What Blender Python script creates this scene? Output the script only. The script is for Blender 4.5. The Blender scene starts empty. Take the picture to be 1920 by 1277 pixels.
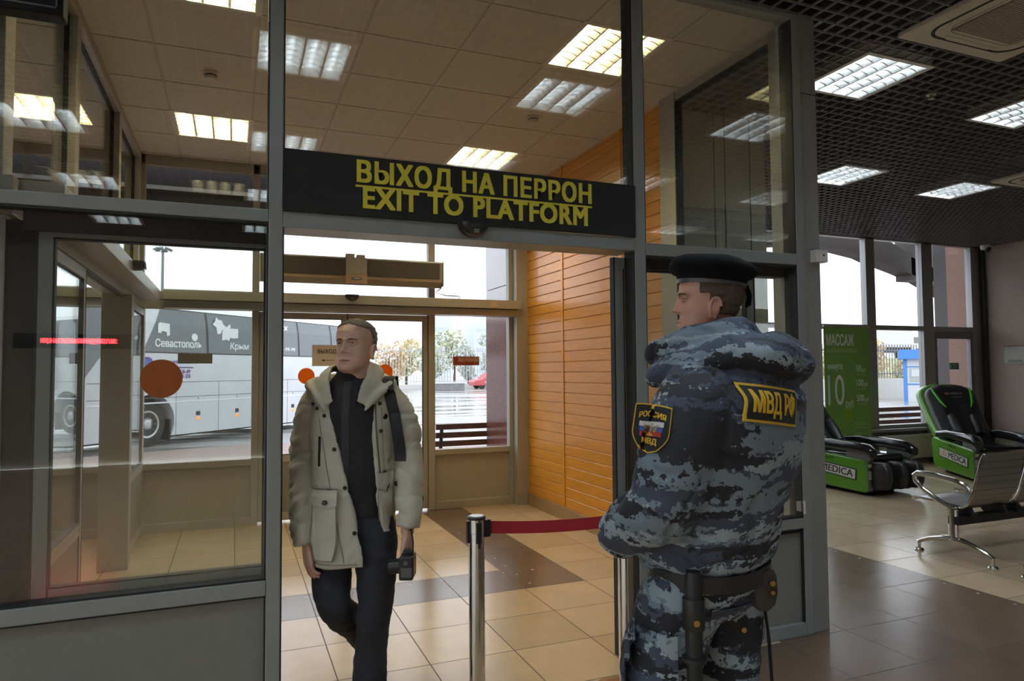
import bpy, bmesh, math, random
import numpy as np
from mathutils import Vector, Matrix, Euler, noise
from mathutils.bvhtree import BVHTree
random.seed(7)
PI = math.pi
scene = bpy.context.scene
COL = scene.collection

# ---------------------------------------------------------------- camera, sky, exposure
YAW, PITCH, ROLL, FPX = math.radians(21.922), math.radians(2.535), math.radians(-0.411), 1295.5
def camera_axes():
    cy, sy, cp, sp = math.cos(YAW), math.sin(YAW), math.cos(PITCH), math.sin(PITCH)
    f = Vector((sy*cp, cy*cp, sp)); r = Vector((cy, -sy, 0)); u = r.cross(f)
    cr, sr = math.cos(ROLL), math.sin(ROLL)
    return cr*r + sr*u, -sr*r + cr*u, f
cam_data = bpy.data.cameras.new('camera')
cam = bpy.data.objects.new('camera', cam_data); COL.objects.link(cam)
_r, _u, _f = camera_axes()
cam.matrix_world = Matrix(((_r.x, _u.x, -_f.x, 0), (_r.y, _u.y, -_f.y, 0), (_r.z, _u.z, -_f.z, 1.5), (0, 0, 0, 1)))
cam_data.sensor_fit = 'HORIZONTAL'; cam_data.sensor_width = 36.0
cam_data.lens = FPX/1920*36.0
cam_data.clip_start = 0.05; cam_data.clip_end = 1500
scene.camera = cam

world = bpy.data.worlds.new('overcast_sky'); scene.world = world; world.use_nodes = True
wt = world.node_tree; wt.nodes.clear()
w_out = wt.nodes.new('ShaderNodeOutputWorld'); w_bg = wt.nodes.new('ShaderNodeBackground')
w_tc = wt.nodes.new('ShaderNodeTexCoord'); w_sep = wt.nodes.new('ShaderNodeSeparateXYZ'); w_ramp = wt.nodes.new('ShaderNodeValToRGB')
wt.links.new(w_tc.outputs['Generated'], w_sep.inputs[0]); wt.links.new(w_sep.outputs['Z'], w_ramp.inputs[0])
w_ramp.color_ramp.elements[0].position = 0.0; w_ramp.color_ramp.elements[0].color = (0.80, 0.84, 0.90, 1)
w_ramp.color_ramp.elements[1].position = 0.6; w_ramp.color_ramp.elements[1].color = (0.92, 0.95, 1.0, 1)
wt.links.new(w_ramp.outputs[0], w_bg.inputs['Color']); w_bg.inputs['Strength'].default_value = 1.7
wt.links.new(w_bg.outputs[0], w_out.inputs[0])

scene.view_settings.view_transform = 'Standard'; scene.view_settings.look = 'None'
scene.view_settings.gamma = 1.0; scene.view_settings.use_curve_mapping = False
scene.view_settings.exposure = 0.8
cy_ = scene.cycles
cy_.max_bounces = 10; cy_.diffuse_bounces = 4; cy_.glossy_bounces = 4; cy_.transmission_bounces = 6
cy_.transparent_max_bounces = 32; cy_.caustics_reflective = False; cy_.caustics_refractive = False
cy_.sample_clamp_indirect = 4.0; cy_.use_denoising = True; cy_.use_light_tree = True
HALL_TUBE, LOBBY_TUBE = 44.0, 72.0      # what the fluorescent tubes of the hall and of the lobby give off

# ---------------------------------------------------------------- materials
MATS = {}
def mat(name, color=(.5, .5, .5), rough=.5, metal=0.0, spec=.5, emit=None, strength=0.0, noise_amt=0.0, noise_scale=8.0, bump=0.0, bump_scale=60.0, coat=0.0, stretch=(1, 1, 1)):
    if name in MATS: return MATS[name]
    m = bpy.data.materials.new(name); m.use_nodes = True; nt = m.node_tree
    b = nt.nodes['Principled BSDF']
    b.inputs['Base Color'].default_value = (*color, 1); b.inputs['Roughness'].default_value = rough
    b.inputs['Metallic'].default_value = metal; b.inputs['Specular IOR Level'].default_value = spec
    if coat: b.inputs['Coat Weight'].default_value = coat
    if emit: b.inputs['Emission Color'].default_value = (*emit, 1); b.inputs['Emission Strength'].default_value = strength
    if noise_amt or bump:
        tc = nt.nodes.new('ShaderNodeTexCoord'); mp = nt.nodes.new('ShaderNodeMapping'); mp.inputs['Scale'].default_value = stretch
        nt.links.new(tc.outputs['Object'], mp.inputs[0])
    if noise_amt:
        n = nt.nodes.new('ShaderNodeTexNoise'); n.inputs['Scale'].default_value = noise_scale; n.inputs['Detail'].default_value = 6
        nt.links.new(mp.outputs[0], n.inputs['Vector'])
        r = nt.nodes.new('ShaderNodeValToRGB')
        r.color_ramp.elements[0].position = .3; r.color_ramp.elements[1].position = .7
        r.color_ramp.elements[0].color = (*[max(0, c*(1-noise_amt)) for c in color], 1)
        r.color_ramp.elements[1].color = (*[min(1, c*(1+noise_amt)) for c in color], 1)
        nt.links.new(n.outputs['Fac'], r.inputs[0]); nt.links.new(r.outputs[0], b.inputs['Base Color'])
    if bump:
        n2 = nt.nodes.new('ShaderNodeTexNoise'); n2.inputs['Scale'].default_value = bump_scale; n2.inputs['Detail'].default_value = 3
        nt.links.new(mp.outputs[0], n2.inputs['Vector'])
        bp = nt.nodes.new('ShaderNodeBump'); bp.inputs['Strength'].default_value = bump; bp.inputs['Distance'].default_value = .01
        nt.links.new(n2.outputs['Fac'], bp.inputs['Height']); nt.links.new(bp.outputs[0], b.inputs['Normal'])
    MATS[name] = m; return m

def glass(name, tint=(.93, .95, .94), ior=1.5, rough=0.0):
    """thin architectural pane: clear transmission plus Fresnel mirror reflection on both faces"""
    if name in MATS: return MATS[name]
    m = bpy.data.materials.new(name); m.use_nodes = True; nt = m.node_tree; nt.nodes.clear()
    o = nt.nodes.new('ShaderNodeOutputMaterial'); mix = nt.nodes.new('ShaderNodeMixShader')
    t = nt.nodes.new('ShaderNodeBsdfTransparent'); g = nt.nodes.new('ShaderNodeBsdfGlossy'); fr = nt.nodes.new('ShaderNodeFresnel')
    t.inputs['Color'].default_value = (*tint, 1); g.inputs['Roughness'].default_value = rough; fr.inputs['IOR'].default_value = ior
    g.inputs['Color'].default_value = (1, 1, 1, 1)
    geo = nt.nodes.new('ShaderNodeNewGeometry')      # Fresnel for the outer side on both faces (no false total reflection)
    # back faces would need 1/ior -> use a normal-independent facing curve instead
    lw = nt.nodes.new('ShaderNodeLayerWeight'); lw.inputs['Blend'].default_value = .5
    p = nt.nodes.new('ShaderNodeMath'); p.operation = 'POWER'; p.inputs[1].default_value = 4.0
    nt.links.new(lw.outputs['Facing'], p.inputs[0])
    ma = nt.nodes.new('ShaderNodeMath'); ma.operation = 'MULTIPLY_ADD'; r0 = ((ior-1)/(ior+1))**2
    ma.inputs[1].default_value = .8*(1-r0); ma.inputs[2].default_value = r0
    nt.links.new(p.outputs[0], ma.inputs[0]); nt.links.new(ma.outputs[0], mix.inputs[0])
    nt.nodes.remove(fr); nt.nodes.remove(geo)
    nt.links.new(t.outputs[0], mix.inputs[1]); nt.links.new(g.outputs[0], mix.inputs[2]); nt.links.new(mix.outputs[0], o.inputs[0])
    MATS[name] = m; return m

def translucent(name, color, share=.55, rough=.6):
    """thin sheet or film that also lets daylight through"""
    m = mat(name, color, rough); nt = m.node_tree; b = nt.nodes['Principled BSDF']; o = nt.nodes['Material Output']
    t = nt.nodes.new('ShaderNodeBsdfTranslucent'); t.inputs['Color'].default_value = (*color, 1); mx = nt.nodes.new('ShaderNodeMixShader'); mx.inputs[0].default_value = share
    nt.links.new(b.outputs[0], mx.inputs[1]); nt.links.new(t.outputs[0], mx.inputs[2]); nt.links.new(mx.outputs[0], o.inputs[0]); return m
# ---------------------------------------------------------------- mesh building
class MB:
    def __init__(s): s.v = []; s.f = []; s.mi = []; s.cur = 0
    def add(s, vs, fs):
        o = len(s.v); s.v += [tuple(p) for p in vs]
        for f in fs: s.f.append(tuple(i+o for i in f)); s.mi.append(s.cur)
        return s
    def box(s, x0, x1, y0, y1, z0, z1):
        x0, x1 = min(x0, x1), max(x0, x1); y0, y1 = min(y0, y1), max(y0, y1); z0, z1 = min(z0, z1), max(z0, z1)
        vs = [(x0, y0, z0), (x1, y0, z0), (x1, y1, z0), (x0, y1, z0), (x0, y0, z1), (x1, y0, z1), (x1, y1, z1), (x0, y1, z1)]
        return s.add(vs, [(0, 3, 2, 1), (4, 5, 6, 7), (0, 1, 5, 4), (1, 2, 6, 5), (2, 3, 7, 6), (3, 0, 4, 7)])
    def obox(s, M, sx, sy, sz):
        """box of full size sx, sy, sz centred on the matrix M"""
        vs = [M @ Vector((x*sx/2, y*sy/2, z*sz/2)) for z in (-1, 1) for y in (-1, 1) for x in (-1, 1)]
        return s.add(vs, [(0, 2, 3, 1), (4, 5, 7, 6), (0, 1, 5, 4), (1, 3, 7, 5), (3, 2, 6, 7), (2, 0, 4, 6)])
    def quad(s, a, b, c, d): return s.add([a, b, c, d], [(0, 1, 2, 3)])
    def prism(s, poly, a0, a1, axis='y'):
        """poly of 2-D points extruded along an axis; (p,q) map to the other two axes in x,y,z order"""
        n = len(poly)
        def P(p, q, a): return {'x': (a, p, q), 'y': (p, a, q), 'z': (p, q, a)}[axis]
        vs = [P(p, q, a0) for p, q in poly] + [P(p, q, a1) for p, q in poly]
        fs = [tuple(range(n)), tuple(range(2*n-1, n-1, -1))] + [(i, i+n, (i+1) % n+n, (i+1) % n) for i in range(n)]
        return s.add(vs, fs)
    def loft(s, rings, cap=True, closed=True):
        n = len(rings[0]); vs = [p for r in rings for p in r]; fs = []
        for j in range(len(rings)-1):
            for i in range(n if closed else n-1):
                a, b = j*n+i, j*n+(i+1) % n
                fs.append((a, b, b+n, a+n))
        if cap and closed: fs += [tuple(range(n-1, -1, -1)), tuple(range((len(rings)-1)*n, len(rings)*n))]
        return s.add(vs, fs)
    def tube(s, pts, r, n=12, cap=True, flat=1.0, up=None):
        """round (or flattened) bar along a polyline; r one radius or one per point"""
        pts = [Vector(p) for p in pts]; rr = r if hasattr(r, '__len__') else [r]*len(pts)
        rings = []; prev = None
        for i, p in enumerate(pts):
            if i == 0: t = pts[1]-p
            elif i == len(pts)-1: t = p-pts[i-1]
            else: t = (pts[i+1]-p).normalized() + (p-pts[i-1]).normalized()
            t = t.normalized() if t.length > 1e-9 else Vector((0, 0, 1))
            if prev is None:
                q = Vector(up) if up else (Vector((0, 0, 1)) if abs(t.z) < .9 else Vector((1, 0, 0)))
            else: q = prev
            q = (q - t*q.dot(t)); q = q.normalized() if q.length > 1e-6 else t.orthogonal().normalized()
            prev = q; b = t.cross(q)
            rings.append([p + q*(math.cos(a)*rr[i]*flat) + b*(math.sin(a)*rr[i]) for a in [2*PI*k/n for k in range(n)]])
        return s.loft(rings, cap)
    def cyl(s, p0, p1, r0, r1=None, n=20): return s.tube([p0, p1], [r0, r0 if r1 is None else r1], n)
    def lathe(s, prof, c=(0, 0, 0), n=28, axis='z'):
        """prof: (radius, height) list"""
        rings = []
        for r, h in prof:
            rg = []
            for k in range(n):
                a = 2*PI*k/n; x, y = r*math.cos(a), r*math.sin(a)
                rg.append({'z': (c[0]+x, c[1]+y, c[2]+h), 'y': (c[0]-x, c[1]+h, c[2]+y), 'x': (c[0]+h, c[1]+x, c[2]+y)}[axis])
            rings.append(rg)
        return s.loft(rings)
    def ball(s, c, rx, ry=None, rz=None, nu=20, nv=12):
        ry = rx if ry is None else ry; rz = rx if rz is None else rz
        rings = [[(c[0]+rx*math.sin(t)*math.cos(a), c[1]+ry*math.sin(t)*math.sin(a), c[2]-rz*math.cos(t)) for a in [2*PI*k/nu for k in range(nu)]] for t in [PI*(j+.04)/(nv+.08) for j in range(nv+1)]]
        return s.loft(rings)
    def xf(s, M):
        s.v = [tuple(M @ Vector(p)) for p in s.v]; return s
    def mesh(s, name):
        me = bpy.data.meshes.new(name); me.from_pydata(s.v, [], s.f); me.validate()
        if len(me.polygons) == len(s.mi): me.polygons.foreach_set('material_index', s.mi)
        bm = bmesh.new(); bm.from_mesh(me); bmesh.ops.recalc_face_normals(bm, faces=bm.faces); bm.to_mesh(me); bm.free()
        return me
    def build(s, name, m, parent=None, smooth=False, bevel=0.0, seg=2, label=None, sub=0, offset=None):
        me = s.mesh(name); return link(name, me, m, parent, smooth, bevel, seg, label, sub, offset)

def link(name, me, m, parent=None, smooth=False, bevel=0.0, seg=2, label=None, sub=0, offset=None):
    o = bpy.data.objects.new(name, me); COL.objects.link(o)
    for q in (m if isinstance(m, (list, tuple)) else [m]): me.materials.append(q)
    if parent is not None: o.parent = parent
    if offset is not None: o.location = offset
    if smooth:
        me.polygons.foreach_set('use_smooth', [True]*len(me.polygons))
        if smooth != 'all' and not sub:
            try: me.set_sharp_from_angle(angle=math.radians(40))
            except Exception: pass
    if bevel:
        b = o.modifiers.new('bevel', 'BEVEL'); b.width = bevel; b.segments = seg; b.limit_method = 'ANGLE'; b.angle_limit = math.radians(40)
    if sub:
        q = o.modifiers.new('sub', 'SUBSURF'); q.levels = sub; q.render_levels = sub
    if label: o['label'] = label
    return o

def thing(name, label, cat, loc=(0, 0, 0), rotz=0.0, group=None):
    o = bpy.data.objects.new(name, None); COL.objects.link(o); o.empty_display_size = .1
    o.location = loc; o.rotation_euler = (0, 0, rotz); return tag(o, label, cat, group)
def tag(o, label, cat, group=None):
    o['label'] = label; o['category'] = cat
    if group: o['group'] = group
    return o
def struct(o): o['kind'] = 'structure'; return o
def dup(root, loc=None, rotz=None, label=None, group=None):
    r = root.copy(); COL.objects.link(r)
    if loc is not None: r.location = loc
    if rotz is not None: r.rotation_euler = (0, 0, rotz)
    if label: r['label'] = label
    if group: r['group'] = group
    def rec(a, b):
        for ch in list(a.children):
            c = ch.copy(); COL.objects.link(c); c.parent = b; rec(ch, c)
    rec(root, r); return r
def at(o, dx, dy, dz=0): return (o[0]+dx, o[1]+dy, o[2]+dz)

def text_mesh(txt, size, depth=.002, bold=0.0, spacing=1.0, align='CENTER', line=1.0, width=None, shear=0.0):
    """lettering lying in local XY (reading along +X), extruded along Z, centred on the origin"""
    cu = bpy.data.curves.new('lettering', 'FONT'); cu.body = txt; cu.size = size; cu.extrude = depth/2
    cu.align_x = align; cu.align_y = 'CENTER'; cu.space_character = spacing; cu.space_line = line; cu.resolution_u = 4; cu.shear = shear
    o = bpy.data.objects.new('lettering', cu); COL.objects.link(o)
    bpy.context.view_layer.update()
    me = bpy.data.meshes.new_from_object(o.evaluated_get(bpy.context.evaluated_depsgraph_get()))
    bpy.data.objects.remove(o); bpy.data.curves.remove(cu)
    if width and len(me.vertices):
        co = np.zeros(len(me.vertices)*3); me.vertices.foreach_get('co', co); co = co.reshape(-1, 3)
        w = np.ptp(co[:, 0]); mid = (co[:, 0].max()+co[:, 0].min())/2 if align == 'CENTER' else co[:, 0].min()
        co[:, 0] = (co[:, 0]-mid)*width/max(w, 1e-6); me.vertices.foreach_set('co', co.ravel())
    me.materials.clear()
    if bold > 0 and len(me.vertices):                # heavier weight: the outline struck again in a ring of small steps
        nv = len(me.vertices); co = np.zeros(nv*3); me.vertices.foreach_get('co', co); co = co.reshape(-1, 3); fs = [tuple(p.vertices) for p in me.polygons]
        V, F = [], []
        for k in range(9):
            d = np.array([bold*((k % 3)-1), .6*bold*((k//3)-1), .00004*k]); F += [tuple(i+len(V) for i in f) for f in fs]; V += [tuple(p) for p in co+d]
        bpy.data.meshes.remove(me); me = bpy.data.meshes.new('lettering'); me.from_pydata(V, [], F)
    return me
def put_text(name, txt, size, M, m, parent=None, **kw):
    """M: matrix whose X is the reading direction and Z the outward normal"""
    label = kw.pop('label', None)
    me = text_mesh(txt, size, **kw); me.transform(M); return link(name, me, m, parent, label=label)
def face_mat(origin, right, up):
    r = Vector(right).normalized(); u = Vector(up); u = (u-r*u.dot(r)).normalized(); n = r.cross(u)
    M = Matrix((r, u, n)).transposed().to_4x4(); M.translation = Vector(origin); return M

# ---------------------------------------------------------------- shared materials
ALU = mat('satin_aluminium', (.30, .325, .312), .42, .15)
ALU_IN = mat('lobby_aluminium', (.42, .40, .355), .45, .15)
GASKET = mat('black_gasket', (.012, .012, .013), .6)
PANEL = mat('grey_infill_panel', (.225, .225, .20), .55, noise_amt=.04, noise_scale=40)
GLASS = glass('clear_pane', (.93, .945, .935), 1.85)
GLASS_OUT = glass('outer_pane', (.95, .965, .97), 1.45)
BLACK = mat('black_plastic', (.014, .014, .015), .38)
WHITEP = mat('white_plastic', (.75, .74, .70), .45)
CHROME = mat('polished_steel', (.66, .64, .60), .14, 1.0)
STEEL = mat('brushed_steel', (.55, .55, .54), .3, 1.0)
# ================================================================ the setting
TX0, TXP, TY0, TYP = .485, .4645, 3.51, .475           # floor tile grid
def tile_mat(name, col, var, rough):
    m = mat(name, col, rough); nt = m.node_tree; b = nt.nodes['Principled BSDF']
    tc = nt.nodes.new('ShaderNodeTexCoord'); sp = nt.nodes.new('ShaderNodeSeparateXYZ'); nt.links.new(tc.outputs['Object'], sp.inputs[0])
    def math_(op, a, bb=None, c=None):
        n = nt.nodes.new('ShaderNodeMath'); n.operation = op
        for i, q in enumerate((a, bb, c)):
            if q is None: continue
            if isinstance(q, (int, float)): n.inputs[i].default_value = q
            else: nt.links.new(q, n.inputs[i])
        return n.outputs[0]
    u = math_('DIVIDE', math_('SUBTRACT', sp.outputs[0], TX0), TXP); v = math_('DIVIDE', math_('SUBTRACT', sp.outputs[1], TY0), TYP)
    du = math_('PINGPONG', u, .5); dv = math_('PINGPONG', v, .5)
    line = math_('LESS_THAN', math_('MINIMUM', du, dv), .0065)
    cb = nt.nodes.new('ShaderNodeCombineXYZ'); nt.links.new(math_('FLOOR', u), cb.inputs[0]); nt.links.new(math_('FLOOR', v), cb.inputs[1])
    wn = nt.nodes.new('ShaderNodeTexWhiteNoise'); wn.noise_dimensions = '2D'; nt.links.new(cb.outputs[0], wn.inputs['Vector'])
    no = nt.nodes.new('ShaderNodeTexNoise'); no.inputs['Scale'].default_value = 4.5; no.inputs['Detail'].default_value = 9; no.inputs['Roughness'].default_value = .65
    nt.links.new(tc.outputs['Object'], no.inputs['Vector'])
    val = math_('ADD', math_('MULTIPLY', wn.outputs['Value'], var*.5), math_('MULTIPLY', no.outputs['Fac'], var))
    hsv = nt.nodes.new('ShaderNodeHueSaturation'); hsv.inputs['Color'].default_value = (*col, 1)
    nt.links.new(math_('ADD', val, 1-var*.75), hsv.inputs['Value'])
    mx = nt.nodes.new('ShaderNodeMix'); mx.data_type = 'RGBA'; nt.links.new(line, mx.inputs[0]); nt.links.new(hsv.outputs[0], mx.inputs[6]); mx.inputs[7].default_value = (.06, .035, .018, 1)
    nt.links.new(mx.outputs[2], b.inputs['Base Color'])
    rr = math_('ADD', math_('MULTIPLY', no.outputs['Fac'], .12), rough-.06); nt.links.new(math_('MAXIMUM', rr, math_('MULTIPLY', line, .6)), b.inputs['Roughness'])
    bp = nt.nodes.new('ShaderNodeBump'); bp.inputs['Strength'].default_value = .25; bp.inputs['Distance'].default_value = .002
    nt.links.new(math_('MULTIPLY_ADD', line, -1.0, math_('MULTIPLY', no.outputs['Fac'], .25)), bp.inputs['Height']); nt.links.new(bp.outputs[0], b.inputs['Normal'])
    return m
TILE_TAN = tile_mat('ochre_floor_tile', (.57, .425, .275), .30, .20)
TILE_DARK = tile_mat('brown_floor_tile', (.165, .105, .07), .35, .22)

def cell_dark(cx, cy):
    if cy > 3.06:
        if 1.878 < cx < 2.343 and cy > 4.46: return True
        if cx < 2.343 and 4.46 < cy < 4.935 and cx > -.7: return True
    if 3.27 < cx < 4.666 and cy < 4.46: return True
    if 2.3 < cx < 3.27 and cy < 3.0: return True
    if 1.878 < cx <= 2.4 and cy < 2.0: return True
    if 2.8 < cx < 3.27 and 3.0 < cy < 4.5: return True
    return False
fl = MB()
xs = [TX0+TXP*k for k in range(-14, 26)]; ys = [TY0+TYP*k for k in range(-22, 11)]
for i in range(len(xs)-1):
    for j in range(len(ys)-1):
        cx, cy = (xs[i]+xs[i+1])/2, (ys[j]+ys[j+1])/2
        if cy > 7.6 and cx < 3.2: continue
        if cy > 8.2: continue
        fl.cur = 1 if cell_dark(cx, cy) else 0
        fl.quad((xs[i], ys[j], 0), (xs[i+1], ys[j], 0), (xs[i+1], ys[j+1], 0), (xs[i], ys[j+1], 0))
floor = struct(fl.build('floor', [TILE_TAN, TILE_DARK]))
inl = MB()                                             # small steel inlays along the dark bands
for k in range(8): inl.box(1.955-.007, 1.955+.007, 4.55+.235*k, 4.564+.235*k, 0, .0015)
for k in range(8): inl.box(2.1-.235*k, 2.114-.235*k, 4.85, 4.864, 0, .0015)
for k in range(9): inl.box(4.60, 4.614, 2.7+.235*k, 2.714+.235*k, 0, .0015)
inl.build('inlay', mat('steel_inlay', (.7, .68, .64), .35, .6), floor)

YP = 3.06
# ---- glazed partition between hall and lobby
w = MB()
w.box(.13, .187, YP, 3.17, 0, 3.6); w.box(1.923, 1.988, YP, 3.17, 0, 3.6); w.box(3.01, 3.068, YP, 3.2, 0, 3.6)
w.box(-1.80, -1.745, YP, 3.17, 0, 3.6); w.box(-3.25, -3.2, YP, 3.17, 0, 3.6)
for a, b in ((-3.2, -1.80), (-1.745, .13)):
    w.box(a, b, YP, 3.14, 2.137, 2.19); w.box(a, b, YP-.004, 3.14, .583, .645); w.box(a, b, YP, 3.14, 3.55, 3.6); w.box(a, b, YP, 3.14, 0, .05)
w.box(.187, 1.923, YP, 3.14, 3.55, 3.6); w.box(1.988, 3.01, YP, 3.14, 3.55, 3.6)
w.box(.187, 1.923, YP, 3.24, 2.118, 2.187); w.box(1.988, 3.01, YP, 3.14, 2.10, 2.165)
w.box(1.988, 3.01, YP-.002, 3.14, 0, .07); w.box(1.988, 3.01, YP-.01, 3.14, .60, .655)
wall_front = struct(w.build('wall_front', ALU, bevel=.004))
p = MB()
p.box(-3.2, -1.80, 3.085, 3.115, .05, .583); p.box(-1.745, .13, 3.085, 3.115, .05, .583); p.box(1.988, 3.01, 3.085, 3.115, .07, .60)
p.build('infill_panel', PANEL, wall_front)
g = MB()
for x in (.128, .189, 1.921, 1.990, 3.008):
    g.box(x-.004, x+.004, YP+.006, 3.16, .05, 3.55)
for a, b in ((-1.745, .13), (1.988, 3.01)):
    g.box(a, b, YP+.006, 3.13, .575, .583); g.box(a, b, YP+.006, 3.13, 2.128 if a < 0 else 2.091, 2.137 if a < 0 else 2.10)
    g.box(a, b, YP+.006, 3.13, .645 if a < 0 else .655, .654 if a < 0 else .663)
g.build('gasket', GASKET, wall_front)
lk = MB(); lk.box(2.955, 2.985, YP-.035, YP, .70, .755); lk.cyl((2.97, YP-.05, .69), (2.97, YP-.05, .765), .011)
lk.build('door_lock', STEEL, wall_front, bevel=.003)
PANE_Y = (3.092, 3.102)
def pane(n, x0, x1, z0, z1, y=PANE_Y, m=GLASS, name='window_%d'):
    return struct(MB().box(x0, x1, y[0], y[1], z0, z1).build(name % n, m))
pane(1, -1.745, .13, 2.19, 3.55); pane(2, -1.745, .13, .645, 2.137); pane(3, .187, 1.923, 2.187, 3.55)
pane(4, 1.988, 3.01, 2.165, 3.55); pane(5, 1.988, 3.01, .655, 2.10); pane(6, -3.2, -1.80, 2.19, 3.55); pane(7, -3.2, -1.80, .645, 2.137)
col = MB(); col.box(3.068, 3.192, 3.07, 3.32, 0, 3.6)
trim_1 = struct(col.build('trim_1', mat('column_cladding', (.30, .30, .285), .5, .25, noise_amt=.03, noise_scale=60), bevel=.003))
MB().box(3.07, 3.194, 3.068, 3.072, 3.12, 3.124).build('joint', GASKET, trim_1)

# ---- sliding leaves
def leaf(name, axis, a0, a1, c, m_frame, m_glass, z1=2.1, dark_edge=None, t=.035, panel=True, parent_kind=True):
    """a glazed sliding leaf lying in the plane axis ('x' runs along X at depth c, 'y' runs along Y)"""
    def bx(mb, p0, p1, q0, q1, h0, h1):
        return mb.box(p0, p1, q0, q1, h0, h1) if axis == 'x' else mb.box(q0, q1, p0, p1, h0, h1)
    f = MB(); s = .052
    bx(f, a0, a0+s, c-t/2, c+t/2, .02, z1); bx(f, a1-s, a1, c-t/2, c+t/2, .02, z1)
    bx(f, a0+s, a1-s, c-t/2, c+t/2, .02, .10); bx(f, a0+s, a1-s, c-t/2, c+t/2, .60, .672); bx(f, a0+s, a1-s, c-t/2, c+t/2, z1-.06, z1)
    d = struct(f.build(name, m_frame, bevel=.003))
    bx(MB(), a0+s, a1-s, c-.006, c+.006, .672, z1-.06).build('glass_pane', m_glass, d)
    bx(MB(), a0+s, a1-s, c-.012, c+.012, .10, .60).build('infill_panel', PANEL, d)
    gk = MB()
    for e in (a0-.008, a1): bx(gk, e, e+.008, c-t/2-.002, c+t/2+.002, .02, z1)
    for e0 in (a0+s, a1-s-.006): bx(gk, e0, e0+.006, c-t/2-.001, c+t/2+.001, .10, z1-.06)
    bx(gk, a0+s, a1-s, c-t/2-.001, c+t/2+.001, .672, .678); bx(gk, a0+s, a1-s, c-t/2-.001, c+t/2+.001, z1-.066, z1-.06)
    gk.build('gasket', GASKET, d)
    return d
leaf('door_1', 'x', -.715, .175, 3.195, ALU, GLASS)
leaf('door_2', 'x', 1.868, 2.79, 3.195, ALU, GLASS)
bk = MB(); bk.box(-.82, -.725, 3.18, 3.21, .02, 2.1); bk.build('door_pocket', GASKET, wall_front)
MB().box(-.76, .13, 3.15, 3.24, 2.06, 2.136).build('track_cover', mat('dark_track', (.05, .05, .05), .5), wall_front)
MB().box(1.99, 3.0, 3.15, 3.24, 2.04, 2.10).build('track_cover', MATS['dark_track'], wall_front)

# ---- left wall of the lobby (runs into the depth)
w = MB(); XA, XB = -.95, -.835
for y0, y1 in ((3.17, 3.30), (4.45, 4.55), (6.0, 6.1), (7.2, 7.34)): w.box(XA, XB, y0, y1, 2.27, 3.6)
for a, b in ((3.30, 4.45), (4.55, 6.0), (6.1, 7.2)): w.box(XA, XB, a, b, 3.52, 3.6)
w.box(XA, -.80, 3.17, 7.34, 2.12, 2.275)
w.box(XA, -.742, 6.08, 6.2, 0, 2.12); w.box(XA, -.82, 3.17, 3.26, 0, 2.12); w.box(XA, -.78, 7.24, 7.34, 0, 2.12)
wall_left = struct(w.build('wall_left', ALU_IN, bevel=.004))
MB().box(-.80, -.645, 3.25, 7.16, 2.182, 2.276).build('door_operator', mat('operator_cover', (.50, .49, .45), .42, .35), wall_left, bevel=.004)
MB().box(-.84, -.80, 3.27, 7.2, 2.10, 2.12).build('gasket', GASKET, wall_left)
for k, (a, b) in enumerate(((3.30, 4.45), (4.55, 6.0), (6.1, 7.2))):
    o = struct(MB().box(-.895, -.887, a, b, 2.275, 3.52).build('window_%d' % (8+k), GLASS))
    fr = MB()
    for e in (a, b-.012): fr.box(-.90, -.875, e, e+.012, 2.275, 3.52)
    fr.box(-.90, -.875, a, b, 3.508, 3.52); fr.build('gasket', GASKET, o)
leaf('door_3', 'y', 3.30, 4.545, -.805, ALU_IN, GLASS)
leaf('door_4', 'y', 6.36, 7.30, -.80, ALU_IN, GLASS, z1=2.1)

# ---- outer glazed wall of the lobby
YO = 7.34
w = MB()
for a, b in ((-3.25, -3.15), (-1.78, -1.72), (-.86, -.80), (.164, .229), (1.973, 2.045), (2.918, 2.966)): w.box(a, b, YO, YO+.09, 0, 3.6)
for a, b in ((-3.15, -1.78), (-1.72, -.86), (-.80, .164), (2.045, 2.918)):
    w.box(a, b, YO, YO+.08, .59, .65); w.box(a, b, YO, YO+.08, 0, .085)
w.box(-3.15, 2.966, YO+.01, YO+.08, 2.12, 2.29); w.box(-3.15, 2.966, YO, YO+.08, 3.5, 3.62)
w.box(2.966, 3.135, 7.225, YO+.09, 0, 3.62)
wall_back = struct(w.build('wall_back', ALU_IN, bevel=.004))
p = MB()
for a, b in ((-3.15, -1.78), (-1.72, -.86), (-.80, .164), (2.045, 2.918)): p.box(a, b, YO+.03, YO+.06, .085, .59)
p.build('infill_panel', mat('lobby_infill_panel', (.40, .375, .315), .55, noise_amt=.04, noise_scale=40), wall_back)
op = MB(); op.box(-3.1, -.97, 7.19, YO+.01, 2.125, 2.285); op.box(-.62, 3.005, 7.17, YO+.01, 2.195, 2.292); op.box(-.62, 3.0, 7.22, YO+.01, 2.12, 2.195)
op.build('door_operator', MATS['operator_cover'], wall_back, bevel=.004)
tg = MB(); tg.box(2.63, 2.71, 7.164, 7.17, 2.21, 2.28); tg.box(-1.36, -1.29, 7.184, 7.19, 2.16, 2.25)
tg.build('caution_tag', mat('cream_tag', (.62, .55, .36), .6), wall_back)
MB().box(-3.15, 2.95, 7.165, 7.20, 2.188, 2.194).build('gasket', GASKET, wall_back)
n = 11
for a, b in ((-3.15, -1.78), (-1.72, -.86), (-.80, .164), (2.045, 2.918)):
    pane(n, a, b, .65, 2.12, (7.385, 7.393), GLASS_OUT); n += 1
for a, b in ((-3.15, -1.78), (-1.72, -.86), (-.80, .164), (.229, 1.973), (2.045, 2.918)):
    pane(n, a, b, 2.29, 3.5, (7.385, 7.393), GLASS_OUT); n += 1
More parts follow.
